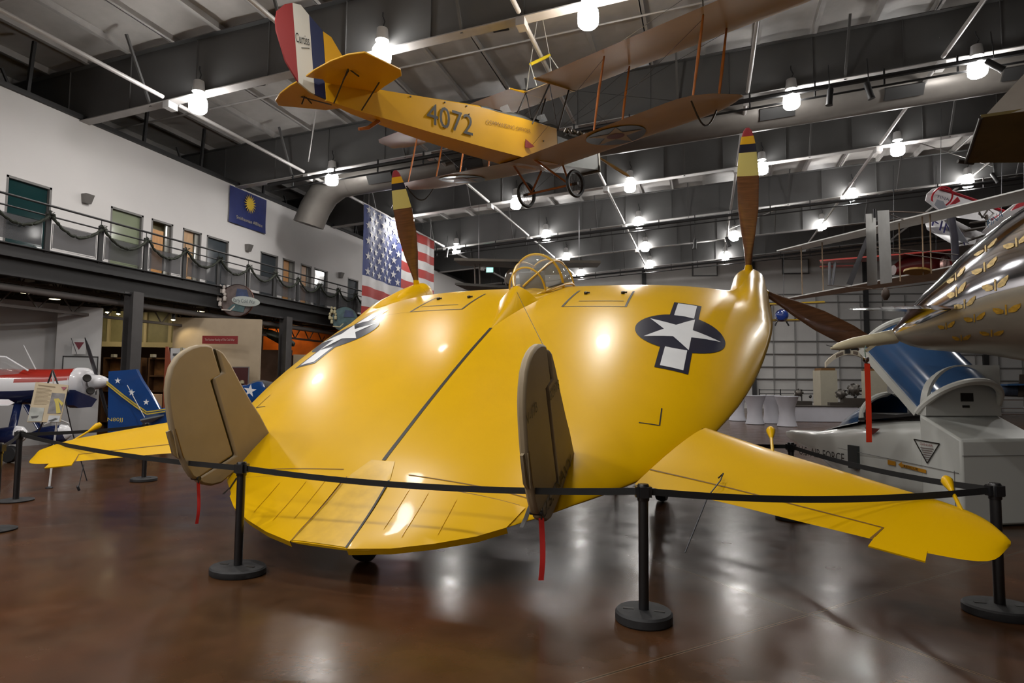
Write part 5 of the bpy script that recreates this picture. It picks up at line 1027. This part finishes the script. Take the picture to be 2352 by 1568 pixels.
slab('tail_rudder', ((7.019, 22.548, 7.461), (7.100, 22.561, 7.628), (7.284, 22.623, 7.574), (7.503, 22.823, 7.189), (8.131, 23.188, 6.274), (7.798, 23.077, 6.382), (7.435, 22.809, 7.078)), (.04, .05, 0), SBL, sb_)
MB().tube([rel(sb_, p) for p in ((7.530, 22.736, 7.052), (7.615, 22.806, 6.431), (7.647, 22.870, 5.672))], .11, 10).build('tail_post', mat('tail_post_dark', (.02, .018, .03), .5), sb_)
k = MB(); k.lathe([(.30, -.01), (.35, -.01), (.35, .01), (.30, .01)], rel(sb_, (7.663, 23.861, 8.048)), (.2, -.9, -.4), 24, cap=False); k.build('red_ring_emblem', SR, sb_)
text('FINA', V(rel(sb_, (7.409, 23.580, 7.942))), V((7.740, 23.689, 7.844)) - V((7.409, 23.580, 7.942)), (.2, 0, 1), .10, mat('fina_small', (.03, .03, .05), .5), sb_, width=.40, depth=.05)
slab('red_slash', ((7.835, 23.727, 7.730), (8.126, 23.902, 8.023), (8.208, 23.937, 7.878), (8.054, 23.896, 7.790)), (0, .02, .02), SR, sb_)
slab('far_wing', ((8.847, 23.360, 6.979), (9.261, 22.831, 7.367), (9.448, 22.680, 7.365), (9.446, 22.692, 7.177), (9.024, 23.656, 6.540), (8.749, 23.870, 6.751)), (0, .05, .03), SW, sb_)
text('FINA', V(rel(sb_, (8.580, 22.982, 6.705))), V((9.005, 23.090, 7.039)) - V((8.580, 22.982, 6.705)), (.0, .1, 1), .26, mat('fina_teal', (.015, .07, .13), .5), sb_, width=.6, depth=.03)
slab('red_stripe', ((9.182, 22.498, 7.280), (9.351, 22.440, 7.358), (9.349, 22.449, 7.226), (9.061, 22.577, 7.120)), (0, .02, .02), SR, sb_)
k = MB(); k.tube([rel(sb_, p) for p in ((8.845, 24.359, 7.680), (8.982, 24.422, 7.388), (9.225, 24.580, 7.712), (9.393, 24.642, 7.566), (9.150, 24.479, 7.317), (8.871, 24.378, 7.534))], .03, 6); k.tube([rel(sb_, p) for p in ((9.123, 24.461, 7.463), (8.955, 23.929, 6.825))], .05, 6); k.tube([rel(sb_, p) for p in ((8.369, 23.729, 7.076), (8.959, 23.907, 7.154))], .035, 6); k.tube([rel(sb_, p) for p in ((8.162, 23.580, 6.792), (8.981, 23.824, 6.942))], .05, 6); k.tube([rel(sb_, p) for p in ((7.875, 23.315, 6.317), (8.844, 23.905, 6.681))], .04, 6); k.build('struts', JB, sb_)
k = MB(); k.loft([body_ring(rel(sb_, p), a, b, 2, 16, (.6, .6, -.3)) for p, a, b in (((7.554, 23.361, 7.213), .08, .08), ((8.815, 24.934, 6.846), .28, .25), ((10.272, 26.451, 6.627), .38, .35))]); k.build('fuselage', SW, sb_)
for x, y in ((2160, 440), (2300, 490)): MB().tube([rel(sb_, dep_(x, y, 21.5)), rel(sb_, dep_(x + 2, 250, 22))], .008, 4).build('cable', STEEL, sb_)
# ---------------------------------------------------------------- dark red triplane-like airplane behind the flyer
rt = thing('red_airplane', 'dark red vintage airplane hanging behind the white flyer', 'airplane', (7.900, 28.345, 6.533))
DR = mat('vintage_red', (.11, .012, .012), .3, coat=.5, var=.06); ORR = mat('vintage_red_bright', (.26, .025, .018), .4)
slab('upper_wing', ((4.445, 27.262, 6.674), (6.463, 27.461, 6.786), (9.354, 27.717, 6.959), (9.664, 28.650, 6.997), (6.723, 28.589, 6.816), (4.620, 28.152, 6.727)), (0, 0, .06), ORR, rt)
slab('lower_wing', ((4.478, 27.496, 6.485), (5.729, 27.673, 6.495), (5.911, 28.564, 6.577), (4.636, 28.275, 6.548)), (0, 0, .05), ORR, rt)
k = MB(); k.loft([body_ring(rel(rt, p), a, b, 2, 20, (.95, .3, 0)) for p, a, b in (((7.263, 28.160, 6.353), .20, .2), ((7.649, 28.270, 6.496), .36, .34), ((8.234, 28.445, 6.589), .50, .45), ((8.902, 28.653, 6.578), .50, .45), ((9.236, 28.759, 6.547), .42, .4), ((9.403, 28.810, 6.548), .2, .2))]); k.build('fuselage', DR, rt)
k = MB(); k.lathe([(.40, 0), (.42, .12), (.2, .2), (.0, .22)], rel(rt, (9.022, 28.280, 6.433)), (.8, -.5, 0), 18); k.build('engine_cowl', mat('cowl_worn', (.35, .22, .20), .35, .5, var=.6, scale=9), rt)
for x in (1905, 1918): MB().tube([rel(rt, dep_(x, 602, 25)), rel(rt, dep_(x - 6 if x == 1918 else x, 655, 25))], .05, 6).build('strut', mat('strut_slate', (.07, .07, .08), .5), rt)
for x in (2052, 2150): MB().tube([rel(rt, dep_(x, 590, 25)), rel(rt, dep_(x, 380, 26))], .01, 4).build('cable', STEEL, rt)
# ---------------------------------------------------------------- small yellow biplane with a blue engine
sy = thing('small_biplane', 'small yellow-winged biplane with a blue nose hanging before the far wall', 'biplane', (3.844, 32.424, 5.255))
YW = mat('small_wing_yellow', (.42, .26, .01), .4)
slab('upper_wing', ((2.485, 31.980, 5.556), (5.533, 32.916, 5.711), (5.795, 34.249, 5.809), (2.626, 33.277, 5.647)), (0, 0, .06), YW, sy); slab('lower_wing', ((2.838, 32.143, 4.806), (4.401, 32.626, 4.842), (4.547, 33.718, 4.883), (2.932, 33.219, 4.846)), (0, 0, .06), YW, sy)
k = MB(); k.lathe([(.0, -.2), (.22, -.12), (.30, .05), (.28, .3), (.1, 1.6)], rel(sy, (3.495, 31.912, 5.019)), (.2, .95, .05), 18); k.build('fuselage', mat('nose_blue', (.01, .035, .20), .15, coat=.7), sy)
k = MB()
for x in (1770, 1825): k.tube([rel(sy, dep_(x, 698, 30.4)), rel(sy, dep_(x + 3, 737, 30.4))], .025, 5)
k.build('struts', STEEL, sy); MB().tube([rel(sy, (3.316, 32.086, 4.748)), rel(sy, (3.214, 32.069, 4.539))], .04, 5).tube([rel(sy, (3.734, 32.215, 4.752)), rel(sy, (3.851, 32.266, 4.546))], .04, 5).build('gear_leg', STEEL, sy)
MB().tube([rel(sy, (3.697, 32.769, 5.662)), rel(sy, (3.798, 33.243, 8.293))], .012, 4).build('cable', STEEL, sy)
# grey-tan biplane far behind the canopy
tb = thing('tan_biplane', 'grey-tan biplane wings hanging far behind the yellow canopy', 'biplane', (-8.111, 24.433, 6.387))
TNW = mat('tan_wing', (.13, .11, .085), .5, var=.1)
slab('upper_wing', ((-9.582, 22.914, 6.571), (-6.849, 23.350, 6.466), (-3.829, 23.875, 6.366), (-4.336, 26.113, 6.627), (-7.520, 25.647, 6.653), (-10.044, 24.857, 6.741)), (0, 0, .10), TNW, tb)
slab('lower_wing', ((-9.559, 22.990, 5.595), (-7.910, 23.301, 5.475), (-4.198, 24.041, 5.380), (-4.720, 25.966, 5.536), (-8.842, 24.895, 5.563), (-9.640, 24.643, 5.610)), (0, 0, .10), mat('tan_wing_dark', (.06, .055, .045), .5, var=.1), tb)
for x in (1090, 1101): MB().tube([rel(tb, dep_(x, 606, 25.6)), rel(tb, dep_(x + 2, 660, 25.6))], .035, 6).build('strut', mat('strut_glossy', (.16, .14, .12), .2), tb)
k = MB(); k.loft([body_ring(rel(tb, p), a, b, 2, 16, (.3, .95, 0)) for p, a, b in (((-7.170, 22.676, 5.691), .2, .2), ((-7.369, 23.652, 5.860), .42, .38), ((-7.804, 26.626, 6.408), .25, .2), ((-8.391, 29.553, 6.962), .08, .06))]); k.build('fuselage', mat('tan_body', (.10, .07, .04), .4), tb)
for x in (1100, 1330): MB().tube([rel(tb, dep_(x, 600, 25)), rel(tb, dep_(x, 470, 26))], .01, 4).build('cable', STEEL, tb)
# ---------------------------------------------------------------- white-draped cocktail tables
CLO = mat('spandex_white', (.48, .48, .53), .7, var=.02); TB = [((1.444, 31.659, 0.000), 'white-draped high table partly hidden by the yellow disc edge'), ((2.040, 29.148, 0.000), 'second white-draped high table from the yellow disc'), ((2.802, 30.167, 0.000), 'third white-draped high table, behind the fourth'), ((3.219, 28.189, 0.000), 'rightmost white-draped high table before the trainer nose')]
t0_ = None
for p, lab in TB:
    if t0_ is None:
        t0_ = thing('high_table', lab, 'table', p, 0, 'white-draped high tables'); r = t0_
        k = MB(); k.lathe([(.40, .02), (.34, .2), (.30, .5), (.32, .8), (.42, 1.10), (.46, 1.22)], n=28, cap=False); k.build('stretch_cover', CLO, t0_, two=True); MB().lathe([(.47, 1.22), (.47, 1.25)], n=28).build('tabletop', CLO, t0_); MB().lathe([(.38, 0), (.38, .02), (.06, .03)], n=20).build('base', RUB, t0_)
    else:
        r = t0_.copy(); COL.objects.link(r); r.location = p; r['label'] = lab
        for ch in list(t0_.children): c = ch.copy(); COL.objects.link(c); c.parent = r
lt = thing('draped_table', 'long low white-draped table behind the trainer windshield', 'table', (5.108, 32.700, 0.000), .3)
MB().box((0, 0, .36), (3.4, .8, .72)).build('drape', CLO, lt, bevel=.03); MB().box((0, 0, .74), (3.5, .9, .03)).build('dark_edge_top', JB, lt)
# arched sign on two pedestals
arp, arq = V((5.901, 35.523, 0.155)), V((8.316, 36.271, 0.179)); dA = arq - arp
gs_ = thing('arched_sign', 'cream arched sign spanning two cream pedestals by the far wall', 'sign', (arp.x, arp.y, 0))
PED = mat('pedestal_cream', (.36, .33, .26), .6, var=.03); CAPM = mat('pedestal_cap_brown', (.14, .065, .015), .6)
zA = 1.66 + (887 - 850) * 32 / 1430; xx_ = dA.normalized()
for q in (V(0, 0, 0), dA):
    MB().box((q.x, q.y, zA / 2), (.86, .8, zA), 0, (xx_, V(-xx_.y, xx_.x, 0), V(0, 0, 1))).build('pedestal', PED, gs_); MB().box((q.x, q.y, zA + .06), (.72, .7, .12), 0, (xx_, V(-xx_.y, xx_.x, 0), V(0, 0, 1))).build('pedestal_cap', CAPM, gs_)
k = MB(); rr = []
L_ = dA.length
for i in range(21):
    t = i / 20; r = []
    for hh, dd_ in ((0, 0), (.26, 0), (.26, .12), (0, .12)): q = dA * t; r.append((q.x + xx_.y * dd_, q.y - xx_.x * dd_, zA + .15 + .68 * math.sin(PI * t) ** .8 + hh))
    rr.append(r)
k.loft(rr); k.build('arch', mat('arch_cream', (.42, .37, .29), .6), gs_)
k = MB()
for i in list(range(8, 14)) + list(range(17, 20)) + list(range(22, 26)) + list(range(28, 30)):
    t = i / 40 + .02; q = dA * t; k.box((q.x + xx_.y * .15, q.y - xx_.x * .15, zA + .28 + .68 * math.sin(PI * t) ** .8), (.06, .01, .14), 0, (xx_, V(-xx_.y, xx_.x, 0), V(0, 0, 1)))
k.build('worn_letters', mat('arch_letter', (.12, .09, .07), .6), gs_)
# display engines and rails between the pedestals
ENG = mat('display_engine', (.10, .09, .08), .4, .6, var=.6, scale=5)
for i, (p, s, lab) in enumerate((((6.245, 33.449, 1.303), .5, 'dark display engine beside the cream pedestal'), ((6.849, 33.621, 1.518), .6, 'grey display engine under the arched sign'), ((4.445, 33.938, 1.336), .4, 'dark low exhibit on the rail left of the pedestal'))):
    o = thing('display_engine', lab, 'engine', (p[0], p[1], 0), 0, 'exhibits by the far wall'); z = p[2]
    MB().box((0, 0, z / 2 - .2), (1.1, .7, z - .4)).build('plinth', JB, o)
    k = MB(); k.lathe([(.15 * s, -.5 * s), (.4 * s, -.3 * s), (.4 * s, .3 * s), (.2 * s, .5 * s)], (0, 0, z), (.3, .95, 0), 16)
    for j in range(7): a = j * 2 * PI / 7; k.tube([(0, 0, z), (.52 * s * math.cos(a), 0, z + .52 * s * math.sin(a))], .15 * s, 8)
    k.build('cylinders', ENG, o)
rg = thing('display_rail', 'dark rail with small lights in front of the cream pedestal', 'railing', ((2.865, 37.286, 0.000)))
k = MB(); e0, e1 = V(0, 0, 0), V((8.436, 38.652, 0.000)) - rg.location
for z in (1.45, 1.25, .8): k.tube([e0 + V(0, 0, z), e1 + V(0, 0, z)], .025, 6)
for i in range(6): q = e0.lerp(e1, i / 5); k.tube([q, q + V(0, 0, 1.5)], .03, 6)
k.build('rails', DARK, rg)
for i in range(7):
    q = e0.lerp(e1, .06 + i * .14); MB().lathe([(.03, .1), (.08, .0), (.05, -.08)], q + V(0, -.05, 1.1), (.3, -.2, 1), 8).build('rail_light', RUB, rg)
gr = thing('guard_rail', 'silver guard rail behind the white trainer housing', 'railing', (11.342, 30.287, 0.000))
k = MB(); b0, b1 = V(0, 0, 0), V((15.602, 32.239, 0.000)) - gr.location
for z in (1.2, .85, .62): k.tube([b0 + V(-.5, 0, z), b1 + V(0, 0, z)], .035, 8)
for i in range(4): q = b0.lerp(b1, i / 3); k.tube([q, q + V(0, 0, 1.2)], .03, 8)
k.build('rails', mat('rail_silver', (.45, .46, .47), .3, .8), gr)
dc = thing('dark_airplane', 'dark blue and grey airplane parts behind the silver guard rail', 'airplane', (16.554, 39.530, 0.000))
k = MB(); k.loft([body_ring(V(-2.2 + i * 1.1, i * .2, 1.5 + .06 * i), .25 + .09 * i, .25 + .09 * i, 2, 18, (.98, .2, 0)) for i in range(5)]); k.build('fuselage', mat('dark_fuselage', (.06, .08, .12), .3, var=.3), dc); MB().prism([(-.8, -.2, 1.2), (-.6, -.2, 1.2), (-.4, -.2, 2.4), (-.7, -.2, 2.4)], (0, .1, 0)).build('brown_strut', JB, dc); MB().prism([(-1.5, -.8, 1.8), (1.5, -.9, 1.9), (1.5, .3, 1.9), (-1.5, .2, 1.8)], (0, 0, .08)).build('wing', mat('dark_blue_wing', (.02, .06, .14), .3), dc); MB().tube([(0, .2, 1.5), (0, .2, 0)], .08, 8).build('stand', STEEL, dc)
# ================================================================ ROPE BARRIER
SB = mat('barrier_black', (.010, .010, .011), .32, var=.1, coat=.2); SBB = mat('barrier_base_rubber', (.016, .016, .017), .65, var=.2, scale=12, bump=.2); BELT = mat('belt_webbing', (.008, .008, .008), .7, var=.1, scale=60)
PH = .95
STN = [((-3.888, 4.571), 'black barrier post in front of the left fin, on a round rubber base', .25, .20, .065, 0), ((-.433, 4.596), 'black barrier post at centre right, on a thick rubber base', .20, .20, .075, 0), ((2.056, 5.571), 'black barrier post at the right edge beside the yellow wingtip', .24, .20, .07, .0),
       ((-9.012, 6.241), 'black barrier post at far left by the information board, flat base', .21, .21, .02, 0), ((-7.473, 4.965), 'black barrier post cut off by the left picture edge', .21, .21, .02, 0), ((-8.888, 8.162), 'short-looking black barrier post beneath the left yellow wing', .20, .20, .055, 0), ((1.023, 8.619), 'black barrier post behind the right yellow wing, beside the trainer', .20, .20, .055, 0)]
proto_s = {}
for (x, y), lab, rx, ry, h, rz in STN:
    o = thing('barrier_post', lab, 'barrier post', (x, y, 0), rz, 'belt barrier posts')
    k = MB(); n = 40; sc_ = rx
    def rg_(r, z): return [(r * 1.0 * math.cos(2 * PI * i / n), r * (ry / rx) * math.sin(2 * PI * i / n), z) for i in range(n)]
    k.loft([rg_(rx - .008, 0), rg_(rx, .01), rg_(rx, h * .8), rg_(rx - .012, h), rg_(.05, h + .006)]); bse = k.build('base', SBB, o, sharp=35)
    if h > .05:
        q = MB()
        for a in (.5, 2.6): q.box((rx * .62 * math.cos(a), -ry * .4 * math.sin(a) + .03, h + .004), (.075, .028, .006))
        q.build('base_slots', BLACK, bse)
    MB().lathe([(.036, h), (.036, PH - .10)], n=20).build('tube', SB, o)
    k = MB(); k.lathe([(.041, PH - .115), (.043, PH - .11), (.043, PH - .008), (.036, PH + .004), (.0, PH + .008)], n=20); hd = k.build('belt_head', SB, o)
    k = MB()
    for a in range(4): c, s_ = math.cos(a * PI / 2 + .3), math.sin(a * PI / 2 + .3); k.box((.045 * c, .045 * s_, PH - .052), (.022, .06, .075), 0, (V(c, s_, 0), V(-s_, c, 0), V(0, 0, 1)))
    k.build('belt_clip', SB, hd)
def belt(a, b, lab, sag):
    a = V(a[0], a[1], PH - .052); b = V(b[0], b[1], PH - .052); d = (b - a).normalized(); s_ = V(-d.y, d.x, 0); a = a + d * .05; b = b - d * .05
    k = MB(); n = 24; rr = []
    for i in range(n + 1):
        t = i / n; p = a.lerp(b, t) - V(0, 0, sag * 4 * t * (1 - t)); w_ = .0245
        rr.append([tuple(p + s_ * .0015 + V(0, 0, w_)), tuple(p - s_ * .0015 + V(0, 0, w_)), tuple(p - s_ * .0015 - V(0, 0, w_)), tuple(p + s_ * .0015 - V(0, 0, w_))])
    k.loft(rr); o = k.build('barrier_belt', BELT); tag(o, lab, 'belt', 'barrier belts')
S_ = [s[0] for s in STN]
belt(S_[3], S_[0], 'black belt stretched from the far left post to the post at the left fin', .05)
belt(S_[0], S_[1], 'black belt stretched across the yellow tail between the two front posts', .06)
belt(S_[1], S_[2], 'black belt crossing the right yellow wing to the right edge post', .06)
belt(S_[3], S_[5], 'black belt running behind the left yellow wing under the information board', .02)
belt(S_[4], S_[3], 'short black belt at the far left picture edge', .02)
belt(S_[2], S_[6], 'black belt in front of the white trainer, behind the right wing', .05)
belt(S_[6], (-1.35, 9.95), 'black belt running behind the yellow disc from the trainer post', .05)
o = thing('barrier_post', 'black barrier post hidden behind the yellow disc', 'barrier post', (-1.35, 9.95, 0), 0, 'belt barrier posts')
MB().lathe([(.2, 0), (.2, .05), (.05, .06)], n=24).build('base', SBB, o); MB().lathe([(.036, .05), (.036, PH - .1), (.043, PH - .1), (.043, PH), (0, PH + .008)], n=16).build('tube', SB, o)
